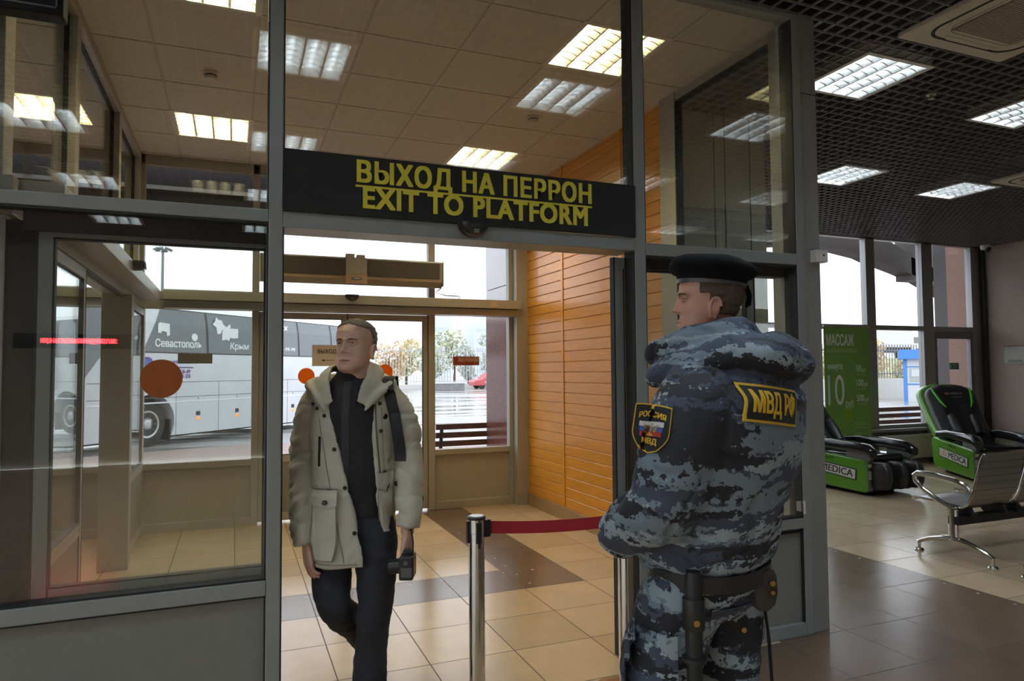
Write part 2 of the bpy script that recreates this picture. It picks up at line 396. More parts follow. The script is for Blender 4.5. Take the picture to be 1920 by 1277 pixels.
leaf('door_5', 'x', .232, 1.098, 7.385, ALU_IN, GLASS_OUT, z1=2.115)
leaf('door_6', 'x', 1.106, 1.97, 7.385, ALU_IN, GLASS_OUT, z1=2.115)
fa = MB(); fa.box(-6, 3.6, 7.75, 7.95, 3.10, 4.4)
trim_2 = struct(fa.build('trim_2', mat('outer_fascia', (.035, .028, .032), .5)))
MB().box(-6, 3.6, 7.72, 7.75, 3.36, 3.40).build('strip', mat('lamp_reflection', (.55, .55, .55), .4, .3), trim_2)  # pale bar painted in for the reflection of lamps

# ---- orange board wall on the right of the lobby
ORANGE = mat('orange_board', (.74, .325, .038), .30, spec=.5, noise_amt=.10, noise_scale=5, stretch=(1, 1.0, 14), coat=.15)
w = MB(); pitch = .1045
for a, b in ((4.50, 5.135), (5.180, 6.296), (6.342, 7.225)):
    z = .13
    while z < 3.6:
        w.prism([(3.1+.004, z), (3.1, z+.004), (3.1, min(z+pitch-.008, 3.598)), (3.1+.004, min(z+pitch-.004, 3.6)), (3.16, min(z+pitch-.004, 3.6)), (3.16, z)], a, b, 'y'); z += pitch
for y in (5.1575, 6.319): w.box(3.092, 3.16, y-.022, y+.022, .13, 3.6)
w.box(3.112, 3.165, 4.5, 7.23, 0, 3.6)
wall_right = struct(w.build('wall_right', ORANGE))
bs = MB(); bs.box(3.078, 3.1, 4.5, 7.225, 0, .132)
struct(bs.build('baseboard_right', mat('tan_base_tile', (.36, .24, .12), .3, noise_amt=.12, noise_scale=9), bevel=.003))
kn = MB()
for y, z in ((4.95, 1.02), (4.97, 1.33), (5.02, 1.56), (4.98, 2.02)): kn.cyl((3.098, y, z), (3.104, y, z), .008, n=10)
kn.build('fixing', mat('fixing_head', (.30, .13, .02), .4), wall_right)
w = MB()
w.box(3.06, 3.135, 4.30, 4.50, 0, 3.6); w.box(3.07, 3.125, 3.32, 4.30, 3.53, 3.6); w.box(3.07, 3.125, 3.32, 4.30, 2.10, 2.16)
w.box(3.07, 3.125, 3.32, 4.30, 0, .07); w.box(3.07, 3.125, 3.32, 4.30, .60, .65)
trim_3 = struct(w.build('trim_3', ALU_IN, bevel=.003))
MB().box(3.085, 3.11, 3.32, 4.30, .07, .60).build('infill_panel', PANEL, trim_3)
gk = MB(); gk.box(3.066, 3.13, 4.292, 4.30, .65, 3.53); gk.box(3.066, 3.13, 3.32, 4.30, 3.522, 3.53); gk.build('gasket', GASKET, trim_3)
struct(MB().box(3.094, 3.102, 3.32, 4.295, 2.16, 3.53).build('window_25', GLASS)); struct(MB().box(3.094, 3.102, 3.32, 4.295, .65, 2.10).build('window_26', GLASS))

# ---- back room box between lobby and hall, seen through the side glazing
ANNEX = mat('annex_panel', (.36, .35, .28), .55, noise_amt=.03, noise_scale=30)
wa = MB(); wa.box(3.17, 4.125, 4.53, 4.60, 0, 3.58); wa.box(4.06, 4.125, 4.60, 8.0, 0, 3.58)
wall_annex = struct(wa.build('wall_annex', ANNEX))
s = MB()
for x in (3.603, 3.709, 3.965): s.box(x-.004, x+.004, 4.526, 4.532, 0, 3.58)
s.build('joint', GASKET, wall_annex)

# ---- lobby ceiling: lay-in tiles on a pale T-bar grid
CX = [.12+.61*k for k in range(-6, 6)]; CY = [4.22+.61*k for k in range(-2, 6)]
LOBBY_LAMPS = [(1.95, 3.61), (1.95, 6.05), (-.49, 6.05), (-.49, 3.61), (-1.71, 6.05)]
c = MB()
for x in CX:
    for y in CY:
        if any(abs(x-a) < .05 and abs(y-b) < .05 for a, b in LOBBY_LAMPS): continue
        x0, x1, y0, y1 = max(x, -3.2), min(x+.61, 3.16), max(y, 3.17), min(y+.61, 7.42)
        if x1-x0 < .02 or y1-y0 < .02: continue
        c.box(x0+.008, x1-.008, y0+.008, y1-.008, 3.598, 3.615)
ceil_l = struct(c.build('ceiling', mat('ceiling_tile', (.68, .66, .595), .75, noise_amt=.05, noise_scale=90, bump=.3, bump_scale=160, stretch=(1, .35, 1))))
t = MB()
for x in CX: 
    if -3.2 < x < 3.12: t.box(x-.011, x+.011, 3.17, 7.42, 3.603, 3.612)
for y in CY:
    if 3.17 < y < 7.42: t.box(-3.2, 3.16, y-.011, y+.011, 3.6025, 3.6115)
t.build('ceiling_grid', mat('ceiling_t_bar', (.55, .50, .40), .5), ceil_l)
MB().box(-3.2, 3.16, 3.17, 7.42, 3.74, 3.78).build('roof_slab', mat('slab_grey', (.10, .10, .10), .8), ceil_l)

# ---- hall ceiling: dark open cells under a black plenum
HX = [-1.78, .10, 2.0, 3.85, 5.76, 7.54]; HY = [5.18, 3.25, 1.25, -.62, -2.62, -4.6]
HALL_LAMPS = [(3.85, 3.25), (5.66, 3.25), (5.76, 5.18), (7.54, 5.18)]
for y in HY[2:]:
    for x in HX: HALL_LAMPS.append((x, y))
COOLERS = [(3.80, 2.05, .95), (7.77, 4.12, .93)]
rects = [(a, a+.6, b, b+.6) for a, b in HALL_LAMPS] + [(a, a+q, b, b+q) for a, b, q in COOLERS] + [(-9, 3.2, 3.05, 9), (3.1, 4.13, 4.52, 9)]
def spans(lo, hi, blocked):
    out = [(lo, hi)]
    for a, b in blocked:
        nx = []
        for p, q in out:
            if b <= p or a >= q: nx.append((p, q)); continue
            if a > p: nx.append((p, a))
            if b < q: nx.append((b, q))
        out = nx
    return [(p, q) for p, q in out if q-p > .004]
ge = MB(); st = .1
k = -60
while k*st < 12.0:
    x = .05+k*st; k += 1
    if x < -5.95: continue
    for p_, q_ in spans(-6.9, 8.0, [(r[2], r[3]) for r in rects if r[0] < x < r[1]]): ge.box(x-.004, x+.004, p_, q_, 3.572, 3.586)
k = -69
while k*st < 8.0:
    y = .05+k*st; k += 1
    for p_, q_ in spans(-5.95, 12.0, [(r[0], r[1]) for r in rects if r[2] < y < r[3]]): ge.box(p_, q_, y-.004, y+.004, 3.572, 3.586)
ceil_h = struct(ge.build('ceiling_hall', mat('black_cell_ceiling', (.22, .215, .215), .45, .2)))
pl = MB(); pl.box(-6, 12.1, -7, 3.06, 4.25, 4.3); pl.box(3.16, 12.1, 3.06, 8.1, 4.25, 4.3); pl.box(-6, 3.2, 3.02, 3.06, 3.6, 4.25); pl.box(3.16, 3.2, 3.06, 8.0, 3.78, 4.25)
pl.box(-6, 12.1, -7.0, -6.95, 3.6, 4.3); pl.box(-6.0, -5.95, -7, 3.06, 3.6, 4.3); pl.box(12.05, 12.1, -7, 8.1, 3.6, 4.3); pl.box(3.2, 12.1, 8.05, 8.1, 3.62, 4.3)
pl.build('plenum', mat('plenum_black', (.008, .008, .009), .9), ceil_h)

# ---- hall walls
PINK = mat('pinkish_plaster', (.44, .365, .325), .7, noise_amt=.04, noise_scale=14, bump=.15, bump_scale=120)
struct(MB().box(12.0, 12.1, -7, 8.1, 0, 3.6).build('wall_hall_right', PINK))
struct(MB().box(-6, 12.1, -7.1, -7.0, 0, 3.6).build('wall_hall_rear', mat('rear_plaster', (.36, .31, .23), .7)))
w = MB()                                               # unseen hall side left of the viewer, glazing added to let daylight in
for k in range(6): w.box(-6.1, -6, -7+1.99*k, -6.88+1.99*k, 0, 3.6)
w.box(-6.1, -6, -7, 3.1, 0, .5); w.box(-6.1, -6, -7, 3.1, 3.3, 3.6); w.box(-6.08, -6.02, -7, 3.1, 2.1, 2.18)
struct(w.build('wall_hall_left', ALU_IN))
for k in range(5): struct(MB().box(-6.055, -6.047, -6.88+1.99*k, -5.01+1.99*k, .5, 3.3).build('window_%d' % (50+k), GLASS_OUT))  # unseen windows added so that daylight brightens the hall
struct(MB().box(-6, -3.25, 3.08, 3.16, 0, 3.6).build('wall_front_end', PANEL))
struct(MB().box(-3.3, -3.25, 3.16, 7.4, 0, 3.6).build('wall_lobby_end', PANEL))

# ---- hall window wall
YH = 8.0
ALU_H = mat('hall_window_aluminium', (.36, .36, .37), .40, .5)
w = MB()
for a, b in ((4.13, 4.25), (5.45, 5.64), (6.72, 6.91), (8.0, 8.19), (9.268, 9.46), (10.525, 10.77), (11.72, 11.98)): w.box(a, b, YH, YH+.11, 0, 3.62)
w.box(4.2, 12.0, YH+.005, YH+.1, 2.115, 2.19); w.box(4.2, 12.0, YH, YH+.1, 3.56, 3.62); w.box(4.2, 10.6, YH-.10, YH+.1, .50, .545); w.box(4.2, 10.6, YH+.005, YH+.1, .545, .60)
wall_hb = struct(w.build('wall_hall_back', ALU_H, bevel=.004))
MB().box(4.13, 10.6, YH+.02, YH+.1, 0, .5).build('infill_panel', mat('apron_panel', (.33, .31, .29), .6), wall_hb)
MB().box(11.93, 12.0, 7.93, 8.0, 0, 3.6).build('corner_pipe', mat('dark_pipe', (.05, .05, .05), .5), wall_hb)
n = 27
for a, b in ((4.25, 5.45), (5.64, 6.72), (6.91, 8.0), (8.19, 9.268), (9.46, 10.525), (10.77, 11.72)):
    pane(n, a, b, 2.19, 3.56, (8.05, 8.058), GLASS_OUT); n += 1
    if a < 10.7: pane(n, a, b, .60, 2.115, (8.05, 8.058), GLASS_OUT); n += 1
d = MB(); d.box(10.77, 10.83, YH, YH+.07, 0, 2.11); d.box(11.64, 11.72, YH, YH+.07, 0, 2.11); d.box(10.83, 11.64, YH, YH+.07, 1.99, 2.11); d.box(10.83, 11.64, YH, YH+.07, .52, .67); d.box(10.83, 11.64, YH, YH+.07, 0, .12)
door_7 = struct(d.build('door_7', mat('exit_door_grey', (.22, .22, .23), .45, .4), bevel=.004))
MB().box(10.83, 11.64, YH+.03, YH+.038, .67, 1.99).build('glass_pane', GLASS_OUT, door_7)
MB().box(10.83, 11.64, YH+.02, YH+.05, .12, .52).build('infill_panel', PANEL, door_7)
MB().tube([(10.80, YH, 1.1), (10.80, YH-.06, 1.1), (10.98, YH-.06, 1.1), (10.98, YH-.06, .95)], .014, 8).build('handle', GASKET, door_7)
# ================================================================ ceiling lamps
LOUVRE = mat('louvre_metal', (.80, .80, .78), .28, .85)
TRAY = mat('lamp_tray', (.80, .80, .77), .5)
def make_lamp(label, tube_m, group, size=.6, loc=(0, 0, 0)):
    t = thing('ceiling_lamp', label, 'ceiling lamp', loc, 0, group)
    h = MB(); S = size
    h.box(0, S, 0, S, .095, .10); h.box(0, .004, 0, S, 0, .10); h.box(S-.004, S, 0, S, 0, .10); h.box(0, S, 0, .004, 0, .10); h.box(0, S, S-.004, S, 0, .10)
    h.box(-.012, .02, -.012, S+.012, -.004, .002); h.box(S-.02, S+.012, -.012, S+.012, -.004, .002); h.box(.02, S-.02, -.012, .02, -.004, .002); h.box(.02, S-.02, S-.02, S+.012, -.004, .002)
    h.build('housing', TRAY, t)
    lv = MB(); q = (S-.04)/4
    for i in range(1, 4):                       # V-shaped ridges between the four troughs
        x = .02+q*i; lv.prism([(x-.006, 0), (x+.006, 0), (x+.028, .07), (x-.028, .07)], .02, S-.02, 'y')
    for x, s in ((.02, 1), (S-.02, -1)): lv.prism([(x, 0), (x+.006*s, 0), (x+.028*s, .07), (x, .07)][::s], .02, S-.02, 'y')
    for i in range(4):                          # cross blades, bowed towards the room
        for j in range(1, 7):
            y = .02+(S-.04)*j/7; a, b = .02+q*i+.006, .02+q*(i+1)-.006
            pts = []
            for k in range(7):
                u = k/6; bow = .018*(1-(2*u-1)**2)
                pts.append((a+(b-a)*u, .0+bow))
            lv.prism(pts+[(b, .055), (a, .055)], y-.005, y+.005, 'y')
    lv.build('louvre', LOUVRE, t)
    for i in range(4):
        x = .02+q*(i+.5); MB().cyl((x, .03, .066), (x, S-.03, .066), .013, n=10).build('tube', tube_m, t, smooth=True)
    return t
T_HALL = mat('cool_fluorescent_tube', (1, 1, 1), .5, emit=(.76, .89, 1.0), strength=HALL_TUBE)
T_LOBBY = mat('warm_fluorescent_tube', (1, 1, 1), .5, emit=(1.0, .84, .47), strength=LOBBY_TUBE)
LOBBY_TXT = ['warm lit louvred lamp in the lobby ceiling behind the right doorway post', 'warm lit louvred lamp just above the right half of the black exit sign',
             'warm lit louvred lamp near the outer wall behind the upper left pane', 'warm lit lamp cut by the top edge above the upper left pane', 'warm lit lamp in the far left bay beyond the depthwise glass wall']
l0 = None
for (x, y), s in zip(LOBBY_LAMPS, LOBBY_TXT):
    if l0 is None: l0 = make_lamp(s, T_LOBBY, 'warm lamps in the lobby ceiling', .61, (x, y, 3.60))
    else: dup(l0, (x, y, 3.60), 0, s)
HALL_TXT = ['bright louvred lamp in the black ceiling next to the partition corner', 'louvred lamp in the black ceiling cut by the right edge', 'small distant louvred lamp beside the column high over the white wall box',
            'distant louvred lamp in the black ceiling near the far cooler']
rows = ['just behind the viewer', 'second row behind the viewer', 'third row behind the viewer', 'last row behind the viewer']
colsn = ['far left', 'left of the doorway', 'over the doorway line', 'right of the doorway', 'right bay', 'far right']
for y in range(4):
    for x in range(6): HALL_TXT.append('hall lamp seen mirrored only, %s, %s' % (rows[y], colsn[x]))
h0 = None
for (x, y), s in zip(HALL_LAMPS, HALL_TXT):
    if h0 is None: h0 = make_lamp(s, T_HALL, 'cool lamps in the hall ceiling', .6, (x, y, 3.572))
    else: dup(h0, (x, y, 3.572), 0, s)

# ---------------------------------------------------------------- ceiling coolers
CREAM = mat('cream_plastic', (.62, .57, .46), .45)
def make_cooler(label, loc, S):
    t = thing('ceiling_cooler', label, 'air conditioner', loc, 0, 'ceiling cassette coolers')
    MB().box(0, S, 0, S, 0, .035).build('fascia', CREAM, t, bevel=.01, seg=3)
    MB().box(.05, S-.05, .05, S-.05, .035, .22).build('housing', mat('galvanised', (.25, .25, .25), .5, .5), t)
    c = S/2
    def ring(half, r, n=8):
        P = []
        for sx, sy, a0 in ((1, 1, 0), (-1, 1, PI/2), (-1, -1, PI), (1, -1, 1.5*PI)):
            for k in range(n+1):
                a = a0+PI/2*k/n; P.append((c+sx*(half-r)+r*math.cos(a), c+sy*(half-r)+r*math.sin(a)))
        return P
    def band(half0, r0, half1, r1, z0, z1):
        m = MB(); A, B = ring(half0, r0), ring(half1, r1); n = len(A)
        vs = [(*p, z0) for p in A]+[(*p, z0) for p in B]+[(*p, z1) for p in A]+[(*p, z1) for p in B]
        fs = []
        for i in range(n):
            j = (i+1) % n
            fs += [(i, j, n+j, n+i), (2*n+i, 3*n+i, 3*n+j, 2*n+j), (i, 2*n+i, 2*n+j, j), (n+i, n+j, 3*n+j, 3*n+i)]
        return m.add(vs, fs)
    band(.385, .13, .368, .12, -.003, .001).build('air_slot', mat('slot_black', (.012, .011, .010), .7), t)
    band(.30, .09, .296, .088, -.001, .001).build('seam', mat('seam_brown', (.16, .13, .08), .7), t)
    for s, ax in ((1, 0), (-1, 0), (1, 1), (-1, 1)):    # swing flaps along the four sides
        m = MB()
        if ax == 0: m.prism([(c-.24, 0), (c+.24, 0), (c+.19, .035), (c-.19, .035)], 0, .006, 'z')
        else: m.prism([(0, c-.24), (0, c+.24), (.035, c+.19), (.035, c-.19)], 0, .006, 'z')
        m.v = [(p[0], c+s*(.335+p[1])-0 if ax == 0 else p[1], p[2]-.004) if ax == 0 else (c+s*(.335+p[0]), p[1], p[2]-.004) for p in m.v]
        m.build('flap', CREAM, t)
    g = MB(); 
    for k in range(36):
        y = c-.265+.53*k/35; g.box(c-.27, c+.27, y-.004, y+.004, -.006, .002)
    for e in (c-.27, c+.262): g.box(e, e+.008, c-.27, c+.27, -.006, .002); 
    g.build('grille', mat('grille_cream', (.42, .38, .29), .5), t)
    MB().box(c-.268, c+.268, c-.268, c+.268, -.0015, .0005).build('filter', mat('filter_dark', (.10, .09, .07), .8), t)
    return t
make_cooler('large cream cassette cooler in the black ceiling at the upper right corner', (3.80, 2.05, 3.545), .95)
make_cooler('distant cream cassette cooler cut by the right edge below the nearer one', (7.77, 4.12, 3.545), .93)

# ---------------------------------------------------------------- small ceiling fittings
def smoke(label, x, y, z=3.598):
    t = thing('smoke_detector', label, 'smoke detector', (x, y, z), 0, 'smoke detectors')
    MB().lathe([(.05, 0), (.052, -.012), (.046, -.016)]).build('base', WHITEP, t, smooth=True)
    MB().lathe([(.040, -.016), (.042, -.036), (.034, -.048), (.005, -.05)]).build('sensing_head', mat('detector_white', (.62, .60, .54), .5), t, smooth=True)
    MB().lathe([(.0405, -.024), (.0425, -.026), (.0425, -.031), (.041, -.033)]).build('slot', BLACK, t)
    return t
smoke('white smoke detector on the lobby ceiling behind the upper left pane', -.17, 5.17)
smoke('white smoke detector on the lobby ceiling above the right end of the sign', 2.27, 5.14)
t = thing('sprinkler', 'small sprinkler head hanging from the black cell ceiling', 'sprinkler', (4.88, 3.585, 3.572))
MB().lathe([(.035, 0), (.035, -.006), (.012, -.008), (.012, -.03), (.022, -.034), (.022, -.038)]).build('head', mat('sprinkler_brass', (.5, .45, .33), .35, .8), t, smooth=True)
MB().cyl((0, 0, 0), (0, 0, .66), .01).build('pipe', mat('sprinkler_pipe', (.08, .08, .08), .5), t)
# ================================================================ signs and small fittings
YELLOW = mat('sign_yellow', (.80, .72, .06), .6)
SIGNB = mat('sign_black', (.020, .019, .018), .7, spec=.25)
t = thing('sign_board', 'long black sign with yellow lettering over the doorway', 'sign', (1.0535, 3.045, 2.187))
MB().box(-.866, .866, 0, .014, 0, .268).build('board', SIGNB, t)
M0 = face_mat((0, -.001, 0), (1, 0, 0), (0, 0, 1))
put_text('lettering', 'ВЫХОД НА ПЕРРОН', .131, face_mat((.024, -.002, .192), (1, 0, 0), (0, 0, 1)), YELLOW, t, bold=.0046, width=1.16, spacing=1.10)
put_text('lettering', 'EXIT TO PLATFORM', .131, face_mat((.026, -.002, .078), (1, 0, 0), (0, 0, 1)), YELLOW, t, bold=.0046, width=1.11, spacing=1.10)
MB().box(-.565, .61, -.003, -.0005, .129, .138).build('rule', YELLOW, t)

def motion_sensor(label, loc, rz, w=.14):
    t = thing('motion_sensor', label, 'sensor', loc, rz, 'black door motion sensors')
    pts = [(-w/2, 0)] + [(w/2*math.cos(a), -.092*math.sin(a)) for a in [PI+PI*k/14 for k in range(1, 14)][::-1]]
    body = MB()
    for k in range(6):
        pass
    prof = [(w/2*math.cos(PI+PI*k/16), .062*math.sin(PI+PI*k/16)) for k in range(17)]
    rings = [[(x*s, -d, z*s+.0) for x, z in prof] for d, s in ((0, 1), (.03, 1), (.052, .93), (.066, .75), (.07, .55))]
    body.loft(rings); body.build('cover', BLACK, t, smooth=True)
    ln = MB(); ln.box(-.022, .022, -.074, -.055, -.028, -.010); ln.build('lens', mat('sensor_lens', (.05, .05, .045), .1), t, bevel=.003)
    MB().box(-.012, .012, -.0755, -.07, -.052, -.034).build('marking', mat('sensor_mark', (.16, .15, .11), .5), t)
    return t
motion_sensor('black half-round motion sensor under the exit sign', (1.03, 3.058, 2.19), 0)
motion_sensor('black half-round sensor on the pale beam of the depthwise glass wall', (-.645, 5.36, 2.272), PI/2)
motion_sensor('small black sensor on the outer door beam below the air curtain', (1.115, 7.17, 2.292), 0)

# ---- orange dots and papers stuck on the panes
def sticker_dot(label, c, r):
    t = tag(MB().cyl((c[0], c[1]+.001, c[2]), (c[0], c[1]-.001, c[2]), r, n=40).build('dot_sticker', translucent('orange_sticker', (.80, .24, .02), .5)), label, 'sticker', 'orange warning dots'); return t
sticker_dot('large orange dot on the near sliding leaf in front of the coach wheel', (-.277, 3.187, 1.479), .0795)
sticker_dot('small orange dot on the outer door left of the man', (.690, 7.376, 1.464), .083)
sticker_dot('small orange dot behind the shoulder of the man, partly hidden', (1.50, 7.376, 1.50), .083)
nt_ = thing('paper_note', 'dark oblong paper note stuck on the outer glass before the coach', 'note', (-.35, 7.382, 1.645))
MB().box(-.153, .153, -.002, 0, -.05, .05).build('sheet', translucent('backlit_note', (.24, .22, .18), .3), nt_)  # dark tone of the backlit side is put into the sheet colour
cl = MB(); cl.box(-.04, -.03, -.004, -.002, .038, .046); cl.box(.05, .06, -.004, -.002, .038, .046); cl.build('tape', WHITEP, nt_)
nr = thing('notice_plate', 'small red notice on the outer pane above the bench', 'notice', (2.415, 7.382, 1.618))
MB().box(-.155, .155, -.003, 0, -.05, .05).build('plate', mat('notice_red', (.33, .06, .045), .5), nr)
MB().box(-.095, .145, -.0045, -.003, -.012, .042).build('band', mat('notice_pink', (.52, .34, .28), .6), nr)
put_text('lettering', 'ЗАПАСНЫЙ\nВЫХОД', .03, face_mat((.03, -.005, .015), (1, 0, 0), (0, 0, 1)), mat('notice_ink', (.28, .05, .04), .6), nr, width=.19)
MB().box(-.01, .09, -.0048, -.003, -.042, -.016).build('patch', mat('notice_dark', (.22, .03, .025), .6), nr)
nv = thing('exit_paper', 'white paper reading exit with an arrow on the outer door beside the man', 'paper sign', (.885, 7.37, 1.68))
MB().box(-.14, .14, -.0015, 0, -.115, .105).build('sheet', translucent('exit_paper_white', (.62, .52, .42), .35), nv)
fr = MB()
for a in ((-.14, .14, .098, .105), (-.14, .14, -.115, -.108), (-.14, -.133, -.115, .105), (.133, .14, -.115, .105)): fr.box(a[0], a[1], -.0025, -.001, a[2], a[3])
fr.build('border', mat('exit_paper_edge', (.72, .70, .68), .6), nv)
INK = mat('black_ink', (.03, .025, .025), .6)
put_text('lettering', 'ВЫХОД', .056, face_mat((.01, -.003, .035), (1, 0, 0), (0, 0, 1)), INK, nv, bold=.001, width=.19)
ar = MB(); ar.box(-.02, .08, -.003, -.0015, -.058, -.053); ar.prism([(-.05, -.0555), (-.015, -.043), (-.015, -.068)], -.003, -.0015, 'y'); ar.build('arrow', INK, nv)

# ---- air curtain over the outer doors
t = thing('air_curtain', 'long grey air curtain with grille above the outer doors', 'air curtain', (1.15, 7.1, 2.54))
GREY = mat('curtain_grey', (.33, .315, .28), .45, .3)
b = MB(); sec = [(0, .125), (.06, .14), (.19, .14), (.19, -.13), (.06, -.145), (.0, -.085)]
b.prism([(p, q) for p, q in sec], -.91, .91, 'x'); b.build('casing', GREY, t, bevel=.006)
gl = MB()
for k in range(26):
    z = -.062+.006*k+.0; gl.box(-.88, .88, -.006, .004, -.055+k*.0064, -.0525+k*.0064)
gl.build('grille', mat('grille_grey', (.22, .21, .185), .5, .3), t)
MB().box(-.88, .88, -.0015, .003, -.06, .112).build('grille_back', mat('grille_dark', (.07, .065, .06), .7), t)
ou = MB()
for k in range(46):
    x = -.87+1.74*k/45
    if abs(x) < .1: continue
    ou.box(x-.013, x+.013, .005, .02, -.086, -.068)
ou.build('outlet', mat('outlet_brown', (.16, .09, .055), .6), t)
MB().box(-.90, .90, -.004, .01, -.092, -.064).build('outlet_rail', mat('outlet_tan', (.34, .25, .17), .5), t)
br = MB(); br.box(-.105, .105, -.022, .01, -.045, .128); br.box(-.11, -.02, -.022, .03, .128, .165); br.box(.0, .085, -.022, .03, .128, .158)
br.build('bracket', mat('bracket_grey', (.40, .39, .36), .5, .2), t, bevel=.004)
MB().box(-.107, .107, -.024, .01, -.135, -.046).build('name_plate', mat('plate_tan', (.46, .33, .20), .5), t)
lg = MB().ball((0, -.024, -.088), .056, .003, .016); lg.build('logo', mat('logo_blue', (.12, .15, .22), .4), t, smooth=True)
MB().ball((0, -.026, -.088), .036, .0025, .009).build('logo', mat('logo_pale', (.45, .45, .46), .4), t, smooth=True)
ec = MB(); ec.box(.91, .925, -.004, .192, -.13, .13); ec.box(-.925, -.91, -.004, .192, -.13, .13); ec.build('end_cap', GREY, t, bevel=.004)
MB().tube([(.93, .1, -.13), (.90, .12, -.16), (.87, .12, -.185), (.98, .11, -.215), (1.1, .10, -.218), (1.14, .1, -.222), (1.12, .1, -.25)], .006, 6).build('cable', mat('cable_grey', (.16, .16, .16), .5), t, smooth=True)

# ---- hall display at the upper left corner
t = thing('led_display', 'black humidity display with orange digits and percent mark, top left corner', 'led display', (-1.15, 2.98, 2.83))
cs = MB(); cs.box(-.55, .548, -.03, .05, 0, .42); cs.build('case', mat('display_black', (.010, .010, .010), .6, spec=.2), t, bevel=.006)
fm = MB(); fm.box(.524, .53, -.034, -.03, .03, .39); fm.box(-.53, .524, -.034, -.03, .024, .03); fm.build('bezel', mat('display_bezel', (.10, .10, .10), .4), t)
DIG = mat('orange_led', (.1, .03, 0), .5, emit=(1.0, .42, .03), strength=4.0)
def seven(ch, ox, oz, w, h, th):
    seg = {'a': (0, w, h-th, h), 'g': (0, w, h/2-th/2, h/2+th/2), 'd': (0, w, 0, th), 'f': (0, th, h/2, h), 'b': (w-th, w, h/2, h), 'e': (0, th, 0, h/2), 'c': (w-th, w, 0, h/2)}
    on = {'4': 'fgbc', '2': 'abged', '3': 'abgcd', '7': 'abc', '5': 'afgcd'}[ch]; m = MB()
    for k in on: x0, x1, z0, z1 = seg[k]; m.box(ox+x0, ox+x1, -.0345, -.031, oz+z0, oz+z1)
    return m
seven('4', .12, .092, .085, .20, .022).build('digit', DIG, t); seven('3', .235, .082, .085, .20, .022).build('digit', DIG, t)
put_text('percent_mark', '%', .12, face_mat((.40, -.032, .105), (1, 0, 0), (0, 0, 1)), mat('mark_grey', (.30, .30, .30), .5), t)
MB().box(-.3, -.27, 0, .04, .42, .72).build('hanger', ALU, t); MB().box(.27, .3, 0, .04, .42, .72).build('hanger', ALU, t)

# ---- red ticker behind the viewer, mirrored in the left pane
t = thing('ticker_display', 'red running text board mirrored in the left door glass', 'led display', (-2.36, -6.95, 2.04))
MB().box(-.9, .9, -.05, .03, -.12, .12).build('case', MATS['display_black'], t, bevel=.006)
RED = mat('red_led', (.1, 0, 0), .5, emit=(1.0, .015, .02), strength=30.0)
put_text('lettering', 'ЗАЛ ОЖИДАНИЯ АВТОСТАНЦИИ', .10, face_mat((0, .032, 0), (-1, 0, 0), (0, 0, 1)), RED, t, width=1.05, bold=.003)

# ---- wall box on the column, camera, notice, exit sign, radiator
t = thing('wall_box', 'small white control box on the side of the grey column', 'control box', (3.16, 3.052, 2.155))
MB().box(-.045, .045, -.03, .018, -.036, .036).build('cover', WHITEP, t, bevel=.004)
MB().cyl((.012, -.032, .004), (.012, -.026, .004), .006, n=12).build('button', BLACK, t)
t = thing('security_camera', 'white dome camera in the ceiling corner of the hall', 'camera', (11.78, 7.78, 3.57))
MB().lathe([(.075, 0), (.08, -.03), (.07, -.07), (.04, -.075)]).build('base', WHITEP, t, smooth=True)
MB().ball((0, -.03, -.07), .055, .055, .055).build('dome', mat('smoked_dome', (.03, .03, .035), .12), t, smooth=True)
t = thing('wall_notice', 'framed paper notice on the pinkish wall at the right edge', 'notice', (12.0, 7.45, 1.72))
MB().box(-.014, 0, -.22, .22, -.15, .14).build('sheet', mat('notice_paper', (.50, .49, .45), .5), t)
MB().box(-.016, -.012, -.225, .225, .125, .145).build('frame', mat('notice_frame', (.30, .17, .11), .5), t)
MB().box(-.0155, -.0135, -.07, .16, -.135, -.09).build('print', mat('notice_print', (.26, .32, .24), .6), t)
t = thing('exit_sign', 'small green exit sign on the grey door glass', 'exit sign', (11.24, 8.02, 1.53))
MB().box(-.115, .115, -.006, 0, -.055, .055).build('plate', mat('exit_green', (.05, .26, .16), .5), t)
put_text('lettering', 'ВЫХОД\nEXIT', .045, face_mat((.02, -.008, 0), (1, 0, 0), (0, 0, 1)), mat('exit_pale', (.62, .72, .66), .5), t, width=.13, line=.9)
MB().box(-.105, -.065, -.008, -.006, -.045, .045).build('pictogram', MATS['exit_pale'], t)
t = thing('radiator', 'cream convector radiator under the hall window between massage chairs', 'radiator', (9.93, 7.80, .05))
MB().box(-.62, .62, 0, .11, .03, .40).build('panel', mat('radiator_cream', (.55, .53, .47), .45), t, bevel=.012)
gr = MB()
for k in range(30): gr.box(-.58+1.16*k/29-.012, -.58+1.16*k/29+.012, .015, .095, .401, .405)
gr.build('grille', mat('radiator_slot', (.12, .12, .11), .6), t)
ft = MB(); ft.box(-.5, -.46, .03, .08, -.05, .03); ft.box(.46, .5, .03, .08, -.05, .03); ft.build('foot', BLACK, t)

